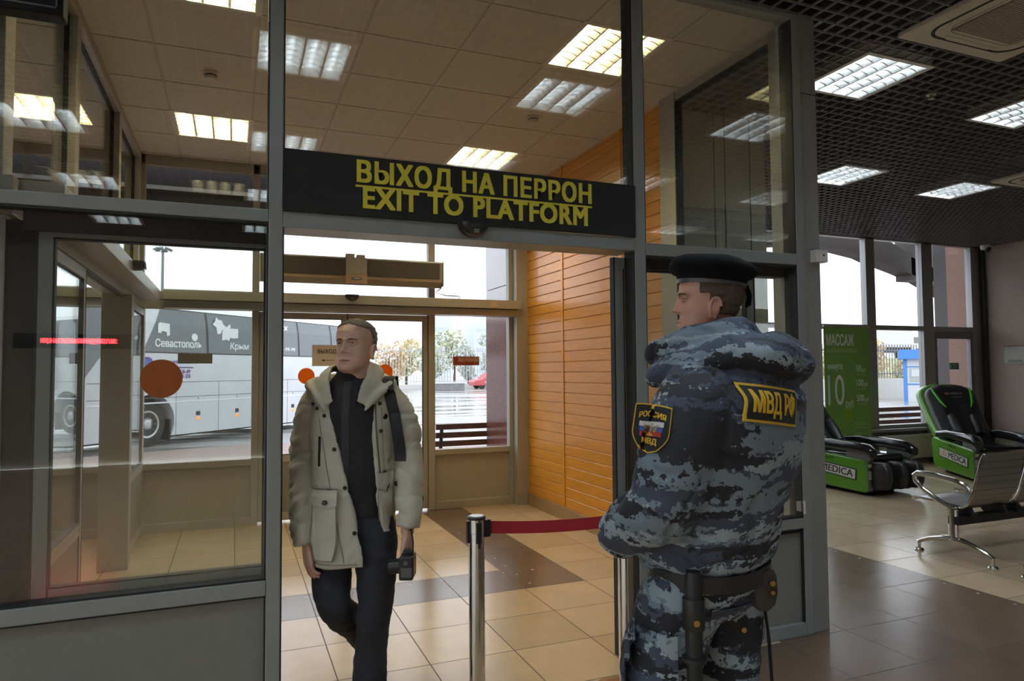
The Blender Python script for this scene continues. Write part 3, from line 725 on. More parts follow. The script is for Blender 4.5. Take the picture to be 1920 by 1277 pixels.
# ---- retractable belt posts
def belt_post(label, x, y):
    t = thing('belt_post', label, 'barrier post', (x, y, 0), 0, 'steel belt posts at the doorway')
    MB().lathe([(.165, 0), (.168, .012), (.16, .022), (.10, .042), (.05, .055), (.042, .06)], n=40).build('base', mat('base_floor_tint', (.50, .33, .20), .22, 1.0), t, smooth=True)  # brown of the mirrored floor is put into the base colour
    MB().lathe([(.0355, .05), (.0355, .785), (.0375, .787), (.0375, .845)], n=36).build('tube', CHROME, t, smooth=True)
    MB().lathe([(.0375, .845), (.041, .847), (.041, .855), (.037, .859), (.008, .860)], n=36).build('cap', BLACK, t, smooth=True)
    MB().lathe([(.032, .8595), (.031, .8612), (.004, .8612)], n=30).build('badge', mat('cap_badge', (.42, .42, .40), .3, .8), t)
    return t
bp = belt_post('shiny steel belt post left in the doorway with the ribbon cassette', 1.005, 2.935)
fr_ = MB(); fr_.box(.030, .062, -.016, .016, .765, .842); fr_.build('cassette', BLACK, bp, bevel=.003)
MB().box(-.014, .010, -.042, -.034, .745, .835).build('clip', BLACK, bp, bevel=.002)
MB().box(-.006, .004, -.041, -.034, .725, .75).build('latch', BLACK, bp)
MB().box(-.046, -.034, -.012, .012, .745, .84).build('clip', BLACK, bp, bevel=.002)
belt_post('steel belt post behind the sleeve of the officer', 1.70, 2.83)
bl = MB(); n = 14; top = []
for k in range(n+1):
    u = k/n; x = .061+u*(.665-.061); y = u*(2.83-2.935); sag = -.012*4*u*(1-u)
    top.append((x, y, .832+sag-.0*u))
for k in range(n):
    a, b = top[k], top[k+1]
    bl.add([(a[0], a[1]-.001, a[2]), (b[0], b[1]-.001, b[2]), (b[0], b[1]-.001, b[2]-.055), (a[0], a[1]-.001, a[2]-.055), (a[0], a[1]+.001, a[2]), (b[0], b[1]+.001, b[2]), (b[0], b[1]+.001, b[2]-.055), (a[0], a[1]+.001, a[2]-.055)], [(0, 1, 2, 3), (7, 6, 5, 4), (0, 4, 5, 1), (3, 2, 6, 7), (0, 3, 7, 4), (1, 5, 6, 2)])
bl.build('belt', mat('red_ribbon', (.34, .012, .022), .55, bump=.2, bump_scale=200), bp)
# ================================================================ hall furniture
GREEN = mat('lime_shell', (.095, .29, .022), .28, coat=.3)
LEATHER = mat('black_leather', (.020, .019, .019), .42, bump=.25, bump_scale=35)
GLOSSB = mat('gloss_black', (.014, .014, .015), .16, coat=.4)
GREYP = mat('grey_plastic', (.17, .17, .17), .4, .2)
DECW = mat('decal_white', (.62, .62, .60), .5)
DECK = mat('decal_black', (.02, .02, .02), .5)
DECO = mat('decal_orange', (.62, .22, .10), .5)
def massage_chair(label, loc, rz):
    t = thing('massage_chair', label, 'massage chair', loc, rz, 'massage chairs by the hall window')
    for s in (-1, 1):
        xo, xi = s*.375, s*.305
        prof = [(-.56, .035), (-.60, .07), (-.585, .40), (-.54, .425), (.30, .475), (.52, .50), (.60, .46), (.56, .14), (.50, .06)]
        m = MB(); m.prism(prof, min(xo, xi), max(xo, xi), 'x'); sp = m.build('side_panel', GREEN, t, bevel=.02, seg=3)
        m = MB(); m.prism([(-.615, .06), (-.602, .06), (-.588, .41), (-.60, .41)], min(xo, xi)-.0, max(xo, xi), 'x'); fp = m.build('front_trim', GREYP, t, bevel=.004)
        pr = MB(); 
        for k in range(4): pr.box(s*.318, s*.362, -.618, -.604, .20+k*.025, .218+k*.025)
        pr.box(s*.318, s*.362, -.618, -.60, .34, .375); pr.build('price_label', mat('price_label', (.52, .58, .30), .5), fp)
        # arm rest
        pts = [(s*.34, .40, .545), (s*.34, .1, .575), (s*.34, -.35, .565), (s*.34, -.58, .545), (s*.34, -.665, .50)]
        a = MB(); rings = []
        for (x, y, z), (rx, rz_) in zip(pts, ((.062, .05), (.066, .06), (.066, .062), (.064, .062), (.055, .05))):
            rings.append([(x+rx*abs(math.cos(q))**.6*(1 if math.cos(q) > 0 else -1), y, z+rz_*abs(math.sin(q))**.6*(1 if math.sin(q) > 0 else -1)) for q in [2*PI*k/20 for k in range(20)]])
        a.loft(rings); a.build('armrest', GLOSSB, t, smooth=True)
        c = MB(); c.prism([(-.66, .46), (-.60, .38), (-.585, .41), (-.30, .44), (-.30, .53), (-.62, .51)], min(s*.30, s*.37), max(s*.30, s*.37), 'x'); c.build('arm_support', GREYP, t, bevel=.008)
        # name plate of the side
        M = face_mat((s*.3765, -.10, .255), (0, s*1.0, 0), (0, s*.22*1.0 if s > 0 else -.0, 1))
        sl = .0
        rdir = Vector((0, -1, -.085)) if s < 0 else Vector((0, 1, .085))
        M = face_mat((s*.3772, -.05, .27), rdir, (0, 0, 1))
        pl = MB(); pl.obox(M, .80, .135, .003); pl.build('decal_border', DECK, sp)
        M2 = M @ Matrix.Translation((0, 0, .0022)); pw = MB(); pw.obox(M2 @ Matrix.Translation((-.275, 0, 0)), .215, .112, .002); pw.obox(M2 @ Matrix.Translation((.115, 0, 0)), .535, .112, .002); pw.build('decal', DECW, sp)
        M3 = M @ Matrix.Translation((0, 0, .0036))
        put_text('lettering', 'US', .115, M3 @ Matrix.Translation((-.275, 0, 0)), DECO, sp, bold=.002, width=.15)
        put_text('lettering', 'MEDICA', .115, M3 @ Matrix.Translation((.115, 0, 0)), DECK, sp, bold=.002, width=.47)
        put_text('lettering', 'i-PILOT', .045, face_mat((s*.3772, -.02, .405), rdir, (0, 0, 1)), DECK, sp, width=.20)
    # seat and inner box
    MB().box(-.30, .30, -.50, .50, .06, .40).build('seat_base', LEATHER, t, bevel=.03)
    st = MB(); st.box(-.29, .29, -.56, .42, .38, .47); st.build('seat', GLOSSB, t, bevel=.04, seg=4)
    # back: wide padded slab leaning back with rounded top
    R = []; nv = 16
    for j in range(nv+1):
        u = j/nv; y = .26+.66*u+.05*math.sin(PI*u); z = .42+.82*u
        hw = .335*(1+.06*u) if u < .8 else .352*math.sqrt(max(.02, 1-((u-.8)/.22)**2))
        th = .105*(1 if u < .85 else max(.4, 1-(u-.85)*4)); dirn = Vector((0, -.86, .46))
        ring = []
        for k in range(28):
            a = 2*PI*k/28; ca, sa = math.cos(a), math.sin(a)
            px = hw*abs(ca)**.45*(1 if ca > 0 else -1); q = th*abs(sa)**.6*(1 if sa > 0 else -1)
            if sa > 0: q += .030*math.exp(-((abs(px)-.17)/.08)**2)-.03*math.exp(-(px/.05)**2)*(1 if u < .6 else 0)
            ring.append((px, y+dirn.y*q, z+dirn.z*q*.6))
        R.append(ring)
    bk = MB().loft(R).build('backrest', LEATHER, t, smooth=True, sub=1)
    R = []
    for j in range(13):
        u = j/12; y = .30+.70*u+.05*math.sin(PI*u); z = .40+.81*u; hw = .37+.03*u if u < .8 else .394*math.sqrt(max(.05, 1-((u-.8)/.24)**2)); ring = []
        for k in range(24):
            a = 2*PI*k/24; ca, sa = math.cos(a), math.sin(a)
            ring.append((hw*abs(ca)**.4*(1 if ca > 0 else -1), y+.11-.80*.135*abs(sa)**.5*(1 if sa > 0 else -1), z+.03+.3*.115*sa))
        R.append(ring)
    MB().loft(R).build('back_shell', GREEN, t, smooth=True, sub=1)
    # head pad with lime piping and lettering
    hp = MB(); R = []
    for j in range(9):
        u = j/8; z = .89+.33*u; y = .665+.245*u; hw = .225+.05*math.sin(PI*u*.9); th = .06*math.sin(PI*min(max(u, .06), .94))**.5
        R.append([(hw*abs(math.cos(a))**.5*(1 if math.cos(a) > 0 else -1), y-.05-.86*th*math.sin(a), z+.4*th*math.sin(a)) for a in [2*PI*k/22 for k in range(22)]])
    pad = hp.loft(R).build('head_pad', LEATHER, t, smooth=True, sub=1)
    for s in (-1, 1):
        MB().tube([(s*.265, .80, 1.20), (s*.252, .725, 1.12), (s*.215, .62, 1.0), (s*.17, .56, .925)], [.010, .017, .017, .008], 8).build('piping', mat('lime_piping', (.10, .55, .02), .35), pad, smooth=True)
    Mh = face_mat((0, .700, 1.09), (1, 0, 0), (0, .58, .80))
    put_text('lettering', 'US MEDICA', .05, Mh @ Matrix.Translation((.01, .03, .008)), mat('decal_grey', (.30, .28, .27), .5), pad, width=.24, bold=.001)
    put_text('lettering', 'i-PILOT', .04, Mh @ Matrix.Translation((.04, -.035, .010)), MATS['decal_grey'], pad, width=.15)
    ob = MB(); ob.obox(Mh @ Matrix.Translation((-.09, .03, .008)), .055, .045, .002); ob.build('decal', mat('decal_rust', (.30, .10, .06), .5), pad)
    # lower back rolls
    for s in (-1, 1):
        MB().tube([(s*.12, .24, .55), (s*.14, .34, .66), (s*.15, .46, .80)], [.06, .075, .06], 14).build('back_roll', LEATHER, t, smooth=True)
    # leg massager: three padded walls with calf channels
    for x, ww in ((-.26, .07), (0, .055), (.26, .07)):
        R = []
        for j in range(9):
            u = j/8; z = .075+.33*u; yc = -.66-.03*math.sin(PI*u); dy = .135*(1-.25*(2*u-1)**4); dx = ww*(1-.35*(2*u-1)**6)
            R.append([(x+dx*abs(math.cos(a))**.6*(1 if math.cos(a) > 0 else -1), yc+dy*abs(math.sin(a))**.6*(1 if math.sin(a) > 0 else -1), z) for a in [2*PI*k/20 for k in range(20)]])
        MB().loft(R).build('calf_pad', LEATHER, t, smooth=True, sub=1)
    MB().box(-.31, .31, -.64, -.52, .06, .38).build('footrest', LEATHER, t, bevel=.03)
    for x in (-.2, .2):
        f = MB(); f.box(x-.04, x+.04, -.45, .50, 0, .06); f.build('foot', BLACK, t, bevel=.01)
    return t
massage_chair('green and black massage chair beside the grey column, before the banner', (7.275, 6.62, 0), 0)
massage_chair('green and black massage chair near the grey door, turned aside', (9.61, 6.52, 0), -.518)

# ---- roll-up banner
t = thing('roll_up_banner', 'green massage price banner standing before the hall window', 'banner', (8.22, 7.45, 0))
ban = translucent('banner_green', (.25, .42, .10), .22)
MB().box(-.45, .43, -.003, 0, .06, 2.11).build('sheet', ban, t)
MB().box(-.46, .44, -.06, .06, 0, .075).build('base', STEEL, t, bevel=.01); MB().box(-.455, .435, -.012, .008, 2.10, 2.125).build('top_rail', STEEL, t)
MB().cyl((0, .02, .07), (0, .02, 2.12), .01).build('pole', STEEL, t)
BW = mat('banner_white', (.88, .89, .82), .5); BL = mat('banner_pale', (.52, .66, .34), .5)
def bt(txt, size, x, z, m=BW, **kw): put_text('lettering', txt, size, face_mat((x, -.005, z), (1, 0, 0), (0, 0, 1)), m, t, align='LEFT', depth=.001, **kw)
bt('МАССАЖ', .22, -.40, 1.90, width=.52, bold=.003); bt('БЫСТРОЕ ВОССТАНОВЛЕНИЕ', .07, -.40, 1.755, BL, width=.58)
bt('минута', .13, -.39, 1.53, width=.28, bold=.001); bt('10', .62, -.395, 1.17, width=.31, bold=-.004); bt('руб', .15, -.06, .99, width=.145)
for q, z in (('50', 1.50), ('100', 1.29), ('500', 1.07)):
    w_ = .095 if q == '50' else .135
    bt(q, .135, .155, z, width=w_, bold=.001); bt('руб', .08, .155+w_+.012, z-.022, width=.075); bt('минут массажа', .035, .165, z-.085, BL, width=.17)
bt('УСТАЛОСТЬ', .06, .10, .70, BL, width=.22); bt('снимает сразу', .035, .10, .65, BL, width=.20); bt('СТРЕСС', .06, .10, .55, BL, width=.14); bt('уходит прочь', .035, .10, .505, BL, width=.19)
bt('массажные кресла', .035, .08, .35, BL, width=.30); bt('для здоровья', .035, .08, .30, BL, width=.26)
lgp = MB(); lgp.box(.02, .30, -.006, -.003, .09, .20); lgp.build('decal', DECK, t)
lgw = MB(); lgw.box(.03, .29, -.008, -.006, .10, .19); lgw.build('decal', DECW, t)
put_text('lettering', 'MEDICA', .08, face_mat((.16, -.009, .145), (1, 0, 0), (0, 0, 1)), DECK, t, width=.22, bold=.001)
sq = MB(); sq.box(-.09, .05, -.005, -.003, .74, .96); sq.build('patch', mat('banner_lime', (.30, .45, .03), .5), t)

# ---- perforated steel waiting bench
def perforated():
    m = mat('perforated_steel', (.40, .40, .40), .32, .9); nt = m.node_tree; b = nt.nodes['Principled BSDF']
    tc = nt.nodes.new('ShaderNodeTexCoord'); vo = nt.nodes.new('ShaderNodeTexVoronoi'); vo.inputs['Scale'].default_value = 62; vo.inputs['Randomness'].default_value = 0.0
    nt.links.new(tc.outputs['Object'], vo.inputs['Vector'])
    lt = nt.nodes.new('ShaderNodeMath'); lt.operation = 'LESS_THAN'; lt.inputs[1].default_value = .27; nt.links.new(vo.outputs['Distance'], lt.inputs[0])
    mx = nt.nodes.new('ShaderNodeMix'); mx.data_type = 'RGBA'; nt.links.new(lt.outputs[0], mx.inputs[0]); mx.inputs[6].default_value = (.44, .44, .435, 1); mx.inputs[7].default_value = (.05, .05, .05, 1)
    nt.links.new(mx.outputs[2], b.inputs['Base Color']); return m
PERF = perforated()
def waiting_bench(label, loc, rz, seats=4):
    """seats run along +X from the end leg at the origin; the sitter looks along +Y"""
    t = thing('waiting_bench', label, 'waiting bench', loc, rz, 'steel waiting benches')
    P = .56
    for i in range(seats):
        x0 = .03+P*i; prof = [(.40, .405), (.37, .425), (.22, .418), (.05, .395), (-.02, .395), (-.07, .43), (-.115, .52), (-.155, .66), (-.195, .80), (-.215, .835)]
        n = len(prof); th = .006; s = MB()
        def sect(x, sh): return [(x, y, z) for y, z in prof] + [(x, y-.006 if k > 5 else y, z-.006 if k <= 5 else z) for k, (y, z) in list(enumerate(prof))[::-1]]
        s.loft([sect(x0+.012, 0), sect(x0+P-.05, 0)]); s.build('seat', PERF, t, smooth=True)
        e = MB()
        for x in (x0+.008, x0+P-.046): e.tube([(x, y, z) for y, z in prof], .011, 8)
        e.tube([(x0+.008, *prof[-1]), (x0+.04, prof[-1][0]-.004, prof[-1][1]+.012), (x0+P-.08, prof[-1][0]-.004, prof[-1][1]+.012), (x0+P-.046, *prof[-1])], .010, 8)
        e.tube([(x0+.008, *prof[0]), (x0+P-.046, *prof[0])], .010, 8)
        e.build('edge_tube', CHROME, t, smooth=True)
        sb = MB(); sb.prism([(.18, .412), (-.06, .40), (-.09, .34), (-.02, .31), (.10, .32)], x0+.05, x0+.085, 'x'); sb.build('seat_bracket', BLACK, t, bevel=.004)
        MB().prism([(.18, .412), (-.06, .40), (-.09, .34), (-.02, .31), (.10, .32)], x0+P-.12, x0+P-.085, 'x').build('seat_bracket', BLACK, t, bevel=.004)
    bm = MB(); bm.box(-.02, P*seats+.02, -.04, .05, .27, .335); bm.build('beam', BLACK, t, bevel=.004)
    L = P*seats
    for x in (0, L):
        lg = MB(); lg.tube([(x, .02, .385), (x, .02, .13)], [.042, .040], 14, flat=.55, up=(1, 0, 0)); lg.build('leg_post', CHROME, t, smooth=True)
        for sg in (1, -1):
            l = MB(); l.tube([(x, .02+sg*.01, .15), (x, .02+sg*.08, .145), (x, .02+sg*.19, .12), (x, .02+sg*.27, .09), (x, .02+sg*.30, .072)], [.034, .030, .024, .020, .018], 12, flat=.8); q = l.build('leg', CHROME, t, smooth=True)
            MB().lathe([(.034, 0), (.036, .006), (.030, .016), (.012, .02), (.012, .075), (.02, .08)], (x, .02+sg*.30, 0)).build('foot', CHROME, q, smooth=True)
        a = MB(); a.tube([(x, .02, .385), (x, .13, .43), (x, .26, .50), (x, .335, .565), (x, .345, .61), (x, .31, .632), (x, .15, .630), (x, 0, .61), (x, -.09, .58), (x, -.115, .555), (x, -.09, .545), (x, .0, .548)], [.02, .018, .016, .016, .018, .02, .02, .02, .018, .015, .012, .010], 12, flat=1.25); a.build('armrest', CHROME, t, smooth=True)
    return t
waiting_bench('chrome waiting bench with perforated seats at the right edge', (5.275, 3.795, 0), 0)
waiting_bench('second waiting bench, only one chrome foot in view at the right edge', (5.26+.56*4, 2.99, 0), PI)
# ================================================================ outside
def wet_asphalt():
    m = mat('wet_asphalt', (.26, .255, .25), .32); nt = m.node_tree; b = nt.nodes['Principled BSDF']
    tc = nt.nodes.new('ShaderNodeTexCoord'); mp = nt.nodes.new('ShaderNodeMapping'); mp.inputs['Scale'].default_value = (.12, .5, 1); mp.inputs['Rotation'].default_value = (0, 0, .35)
    nt.links.new(tc.outputs['Object'], mp.inputs[0])
    n = nt.nodes.new('ShaderNodeTexNoise'); n.inputs['Scale'].default_value = 1.3; n.inputs['Detail'].default_value = 5; nt.links.new(mp.outputs[0], n.inputs['Vector'])
    r = nt.nodes.new('ShaderNodeValToRGB'); r.color_ramp.elements[0].position = .42; r.color_ramp.elements[1].position = .58
    r.color_ramp.elements[0].color = (.06, .06, .06, 1); r.color_ramp.elements[1].color = (.42, .42, .42, 1)
    nt.links.new(n.outputs['Fac'], r.inputs[0]); nt.links.new(r.outputs[0], b.inputs['Roughness'])
    n2 = nt.nodes.new('ShaderNodeTexNoise'); n2.inputs['Scale'].default_value = 3; n2.inputs['Detail'].default_value = 8; nt.links.new(tc.outputs['Object'], n2.inputs['Vector'])
    r2 = nt.nodes.new('ShaderNodeValToRGB'); r2.color_ramp.elements[0].color = (.20, .195, .195, 1); r2.color_ramp.elements[1].color = (.34, .335, .33, 1)
    nt.links.new(n2.outputs['Fac'], r2.inputs[0]); nt.links.new(r2.outputs[0], b.inputs['Base Color']); return m
def paving():
    m = mat('reddish_paving', (.30, .215, .19), .45); nt = m.node_tree; b = nt.nodes['Principled BSDF']
    tc = nt.nodes.new('ShaderNodeTexCoord'); br = nt.nodes.new('ShaderNodeTexBrick'); br.inputs['Scale'].default_value = 4.5
    br.inputs['Color1'].default_value = (.34, .24, .21, 1); br.inputs['Color2'].default_value = (.27, .20, .185, 1); br.inputs['Mortar'].default_value = (.16, .13, .12, 1); br.inputs['Mortar Size'].default_value = .012
    nt.links.new(tc.outputs['Object'], br.inputs['Vector']); nt.links.new(br.outputs['Color'], b.inputs['Base Color']); return m
gq = MB(); gq.quad((-120, 7.5, -.03), (160, 7.5, -.03), (160, 240, -.03), (-120, 240, -.03)); gq.quad((-120, -80, -.03), (-6.1, -80, -.03), (-6.1, 7.5, -.03), (-120, 7.5, -.03)); gr_ = struct(gq.build('ground', wet_asphalt()))
pv = MB(); pv.add([(-12, 7.45, -.012), (60, 7.45, -.012), (60, 10.5, -.012), (6, 13.6, -.012), (2.6, 15.5, -.012), (0.2, 15.8, -.012), (-6, 13.3, -.012), (-12, 13, -.012)], [(0, 1, 2, 3, 4, 5, 6, 7)])
struct(pv.build('path', paving()))
# clad pilaster right of the outer glazing, canopy over the hall windows, end wall
GRAN = mat('red_granite', (.12, .045, .04), .14, noise_amt=.5, noise_scale=70)
pw = MB(); pw.box(3.10, 4.3, 7.46, 8.62, 0, 2.25); wall_ext = struct(pw.build('wall_pilaster', GRAN))
up = MB(); up.box(3.10, 4.3, 7.46, 8.62, 2.25, 2.555); up.box(3.10, 4.3, 7.46, 8.62, 2.565, 4.4); up.build('cladding', mat('pale_cladding', (.42, .41, .43), .35, .3), wall_ext)
BROWN = mat('canopy_brown', (.060, .050, .048), .6)
low = [(-8, 2.3), (8.2, 3.62), (9.0, 3.70), (9.78, 3.70), (10.33, 3.68), (10.92, 3.60), (11.12, 3.54), (11.95, 3.345), (12.38, 3.22), (13.2, 2.9), (14.5, 2.2)]
low = low[1:]
upper = [(14.5, 2.65), (13.2, 3.3), (12.11, 3.64), (11.83, 3.79), (11.42, 3.955), (11.14, 4.02), (10.9, 4.6), (8.2, 4.6)]
ca = MB(); ca.prism(low+upper, 9.4, 9.75, 'y'); ca.box(12.09, 12.9, 9.4, 9.75, 3.2, 4.6); struct(ca.build('canopy_arch', BROWN))
pk = mat('brown_render', (.30, .185, .15), .75, noise_amt=.06, noise_scale=9)
struct(MB().box(12.1, 12.6, 8.13, 8.72, -.03, 4.6).build('wall_wing', pk))
struct(MB().box(12.1, 12.6, 8.72, 8.97, -.03, 4.6).build('wall_wing_dark', mat('dark_render', (.085, .08, .085), .6)))

# ---- coach
WHITE = mat('coach_white', (.66, .68, .72), .30, coat=.3, noise_amt=.05, noise_scale=1.5)
CGLASS = mat('coach_glass', (.15, .165, .18), .10, spec=.6)
RUB = mat('coach_rubber', (.018, .018, .019), .6)
BLK = mat('coach_black', (.03, .03, .033), .35)
t = thing('coach', 'white intercity coach with city names on its dark windows', 'bus', (-1.587, 16.224, -.03), math.radians(47.9))
Z0 = .03
def bprof(front=False):
    return [(0, .20), (0, 1.2), (0, 2.0), (.035, 2.6), (.10, 2.93), (.30, 3.05), (1.25, 3.10), (2.2, 3.05), (2.40, 2.93), (2.465, 2.6), (2.5, 2.0), (2.5, 1.2), (2.5, .20)]
rings = []
for x, in_, dz in ((-1.98, .55, -.30), (-1.86, .25, -.10), (-1.66, .08, -.02), (-1.50, 0, 0), (7.0, 0, 0), (7.35, .05, -.03), (7.55, .25, -.12)):
    rings.append([(x, min(max(y, in_), 2.5-in_), z+(dz if z > 2.2 else 0)) for y, z in bprof()])
# wheel arches are cut out of the flank by building the flank in strips around them
body = MB().loft(rings); me = body.mesh('coach_body')
ob_ = link('body_shell', me, WHITE, t, smooth=True)
for wx in (0.0, 5.85):
    cut = MB().cyl((wx, -.3, .5), (wx, .42, .5), .60, n=40).build('cutter', WHITE, None); cut.parent = t
    bpy.context.view_layer.update()
    md = ob_.modifiers.new('arch', 'BOOLEAN'); md.object = cut; md.operation = 'DIFFERENCE'; md.solver = 'EXACT'
    bpy.context.view_layer.update(); me2 = bpy.data.meshes.new_from_object(ob_.evaluated_get(bpy.context.evaluated_depsgraph_get()))
    ob_.modifiers.clear(); ob_.data = me2; bpy.data.objects.remove(cut)
def side(y, x0, x1, z0, z1, name, m, par=t, th=.012):
    return MB().box(x0, x1, y-th, y+.02, z0, z1).build(name, m, par, bevel=.004)
# glass band following the lean of the flank
def band(x0, x1, name, m, z0=1.99, z1=2.91, off=.008, slant0=0, slant1=0):
    def yy(z): return (0 if z < 2 else (.035*(z-2)/.6 if z < 2.6 else .035+.065*(z-2.6)/.33))
    zs = [z0, (z0+z1)/2, min(2.6, z1), z1]; zs = sorted(set(zs)); mm = MB(); A = []; 
    for z in zs:
        f = (z-z0)/(z1-z0); A.append([(x0+slant0*f, yy(z)-off, z), (x1+slant1*f, yy(z)-off, z), (x1+slant1*f, yy(z)+.02, z), (x0+slant0*f, yy(z)+.02, z)])
    mm.loft(A); return mm.build(name, m, t)
edges = [-.62, 1.52, 3.18, 4.83, 6.35, 7.25]
wins = []
for a, b in zip(edges[:-1], edges[1:]):
    wins.append(band(a+.035, b-.035, 'side_window', CGLASS))
band(-.62, 7.28, 'window_surround', BLK, 1.965, 2.935, .003)
band(-.60, -.25, 'white_pillar', WHITE, 1.985, 2.92, .012, .45, .50)
dw = MB(); dw.prism([(-1.60, 1.36), (-1.21, 1.86), (-.70, 1.86), (-.70, 2.90), (-1.55, 2.82)], -.006, .02, 'y'); dw.build('front_side_window', CGLASS, t)
fw = MB(); fw.loft([[(-1.985, .6, 1.25), (-1.985, 1.9, 1.25), (-1.9, 2.3, 1.25), (-1.9, .2, 1.25)], [(-1.99, .6, 2.5), (-1.99, 1.9, 2.5), (-1.885, 2.25, 2.5), (-1.885, .25, 2.5)]]); fw.build('windscreen', CGLASS, t)
MB().tube([(-1.55, .25, 3.0), (-1.75, .02, 3.02), (-1.80, -.10, 2.9)], .03, 8).build('mirror_arm', BLK, t, smooth=True); MB().ball((-1.80, -.12, 2.66), .06, .10, .2).build('mirror', BLK, t, smooth=True)
sm = MB()
for z in (1.02, 1.345):  sm.box(-1.48, 7.0, -.003, .01, z-.006, z+.006)
for x in (.64, 1.88, 3.12, 4.36): sm.box(x-.006, x+.006, -.003, .01, .20, 1.345)
sm.box(-.95, -.94, -.003, .01, .2, 1.345); sm.build('panel_seam', mat('seam_grey', (.16, .165, .175), .6), t)
st = MB(); st.box(-1.48, 7.0, -.005, .01, .90, .93); st.build('side_moulding', mat('coach_moulding', (.80, .82, .86), .3), t)
for x in (1.26, 2.48, 4.58):
    side(0, x-.055, x+.055, .59, .68, 'reflector', BLK)
    o = side(0, x-.05, x+.05, .49, .545, 'marker_lamp', mat('marker_amber', (.75, .20, .03), .3, emit=(1, .25, .03), strength=1.2))
    side(0, x-.008, x+.008, .96, .99, 'lock', BLK)
for wx in (0.0, 5.85):
    wl = MB().lathe([(.30, .10), (.40, .085), (.455, .11), (.465, .16), (.465, .32), (.45, .36), (.2, .37)], (wx, 0, .5-Z0+.0), 40, 'y').build('wheel', RUB, t, smooth=True)
    MB().lathe([(.02, .09), (.07, .085), (.10, .10), (.14, .10), (.17, .12), (.22, .12), (.25, .095), (.285, .095), (.30, .12), (.30, .2), (.02, .22)], (wx, 0, .5-Z0), 36, 'y').build('hub', mat('wheel_hub', (.50, .50, .50), .35, .7), wl, smooth=True)
    nb = MB()
    for k in range(10): a = 2*PI*k/10; nb.cyl((wx+.19*math.cos(a), .10, .47+.19*math.sin(a)), (wx+.19*math.cos(a), .13, .47+.19*math.sin(a)), .018, n=6)
    nb.build('nut', mat('nut_grey', (.35, .35, .35), .4, .8), wl)
    ac = MB(); ac.cyl((wx, .36, .5), (wx, .42, .5), .60, n=40); ac.build('arch_liner', RUB, t)
    mf = MB(); mf.box(wx+.50, wx+.53, .03, .40, .10, .55); mf.build('mud_flap', RUB, t)
ch = MB(); ch.box(-1.5, 7.2, .45, 2.2, .12, .6); ch.build('underbody', RUB, t)
LET = mat('coach_lettering', (.86, .88, .90), .5); PUR = mat('coach_purple', (.16, .06, .34), .5)
def bl_(txt, x, z, w_, size, m=LET, y=-.014, **kw): put_text('lettering', txt, size, face_mat((x, y, z), (1, 0, 0), (0, 0, 1)), m, t, width=w_, align='CENTER', **kw)
bl_('Севастополь', .70, 2.17, 1.26, .22, bold=.006, y=-.004); bl_('Крым', 2.55, 2.17, .62, .22, bold=.004, y=-.004); bl_('Воронеж', 3.93, 2.72, .92, .20, bold=.004, y=.036)
bl_('8-900-200', 3.62, 2.39, .85, .13, bold=.002, y=.01); bl_('(473)291-99-99', 4.10, 2.15, 1.12, .13, bold=.002, y=-.004); bl_('Белгород', -.42, 2.70, .55, .16, y=.03)
bl_('www.vdr-bus', .58, 1.79, .95, .13, PUR, bold=.002); bl_('8-49', .90, 1.57, .22, .11, PUR, bold=.002); bl_('8-18-23', .78, 1.47, .46, .11, PUR, bold=.002)
MB().box(.30, 1.10, -.014, -.005, 1.655, 1.675).build('stripe', PUR, t)
MB().cyl((1.14, .015, 2.34), (1.14, .0, 2.34), .085, n=24).build('marking', LET, t)
lgo = MB(); lgo.cyl((-.13, -.005, 1.73), (-.13, -.014, 1.73), .15, n=24); lgo.build('logo', PUR, t); MB().cyl((-.13, -.012, 1.73), (-.13, -.018, 1.73), .11, n=24).build('logo', mat('coach_blue', (.08, .16, .5), .4), t)
def sil(poly, y): MB().prism(poly, y, y+.012, 'y').build('marking', LET, t)
sil([(.14, 2.40), (.14, 2.58), (.19, 2.62), (.44, 2.60), (.45, 2.36), (.38, 2.33), (.36, 2.42), (.24, 2.44), (.22, 2.39)], .002)
sil([(1.68, 2.66), (1.76, 2.74), (1.80, 2.84), (1.86, 2.78), (1.96, 2.78), (2.02, 2.68), (2.12, 2.62), (2.24, 2.70), (2.26, 2.62), (2.12, 2.57), (1.98, 2.54), (1.94, 2.46), (1.84, 2.44), (1.80, 2.60)], .012)
sil([(1.98, 2.30), (1.98, 2.50), (2.06, 2.60), (2.50, 2.60), (2.50, 2.38), (2.34, 2.36), (2.24, 2.38), (2.20, 2.30), (2.10, 2.33)], .002)
for x, z in ((3.45, 2.99), (3.60, 3.0)):
    MB().prism([(x, z-.02), (x+.06, z+.03), (x+.03, z+.03)], .16, .2, 'y').build('roof_mark', BLK, t)

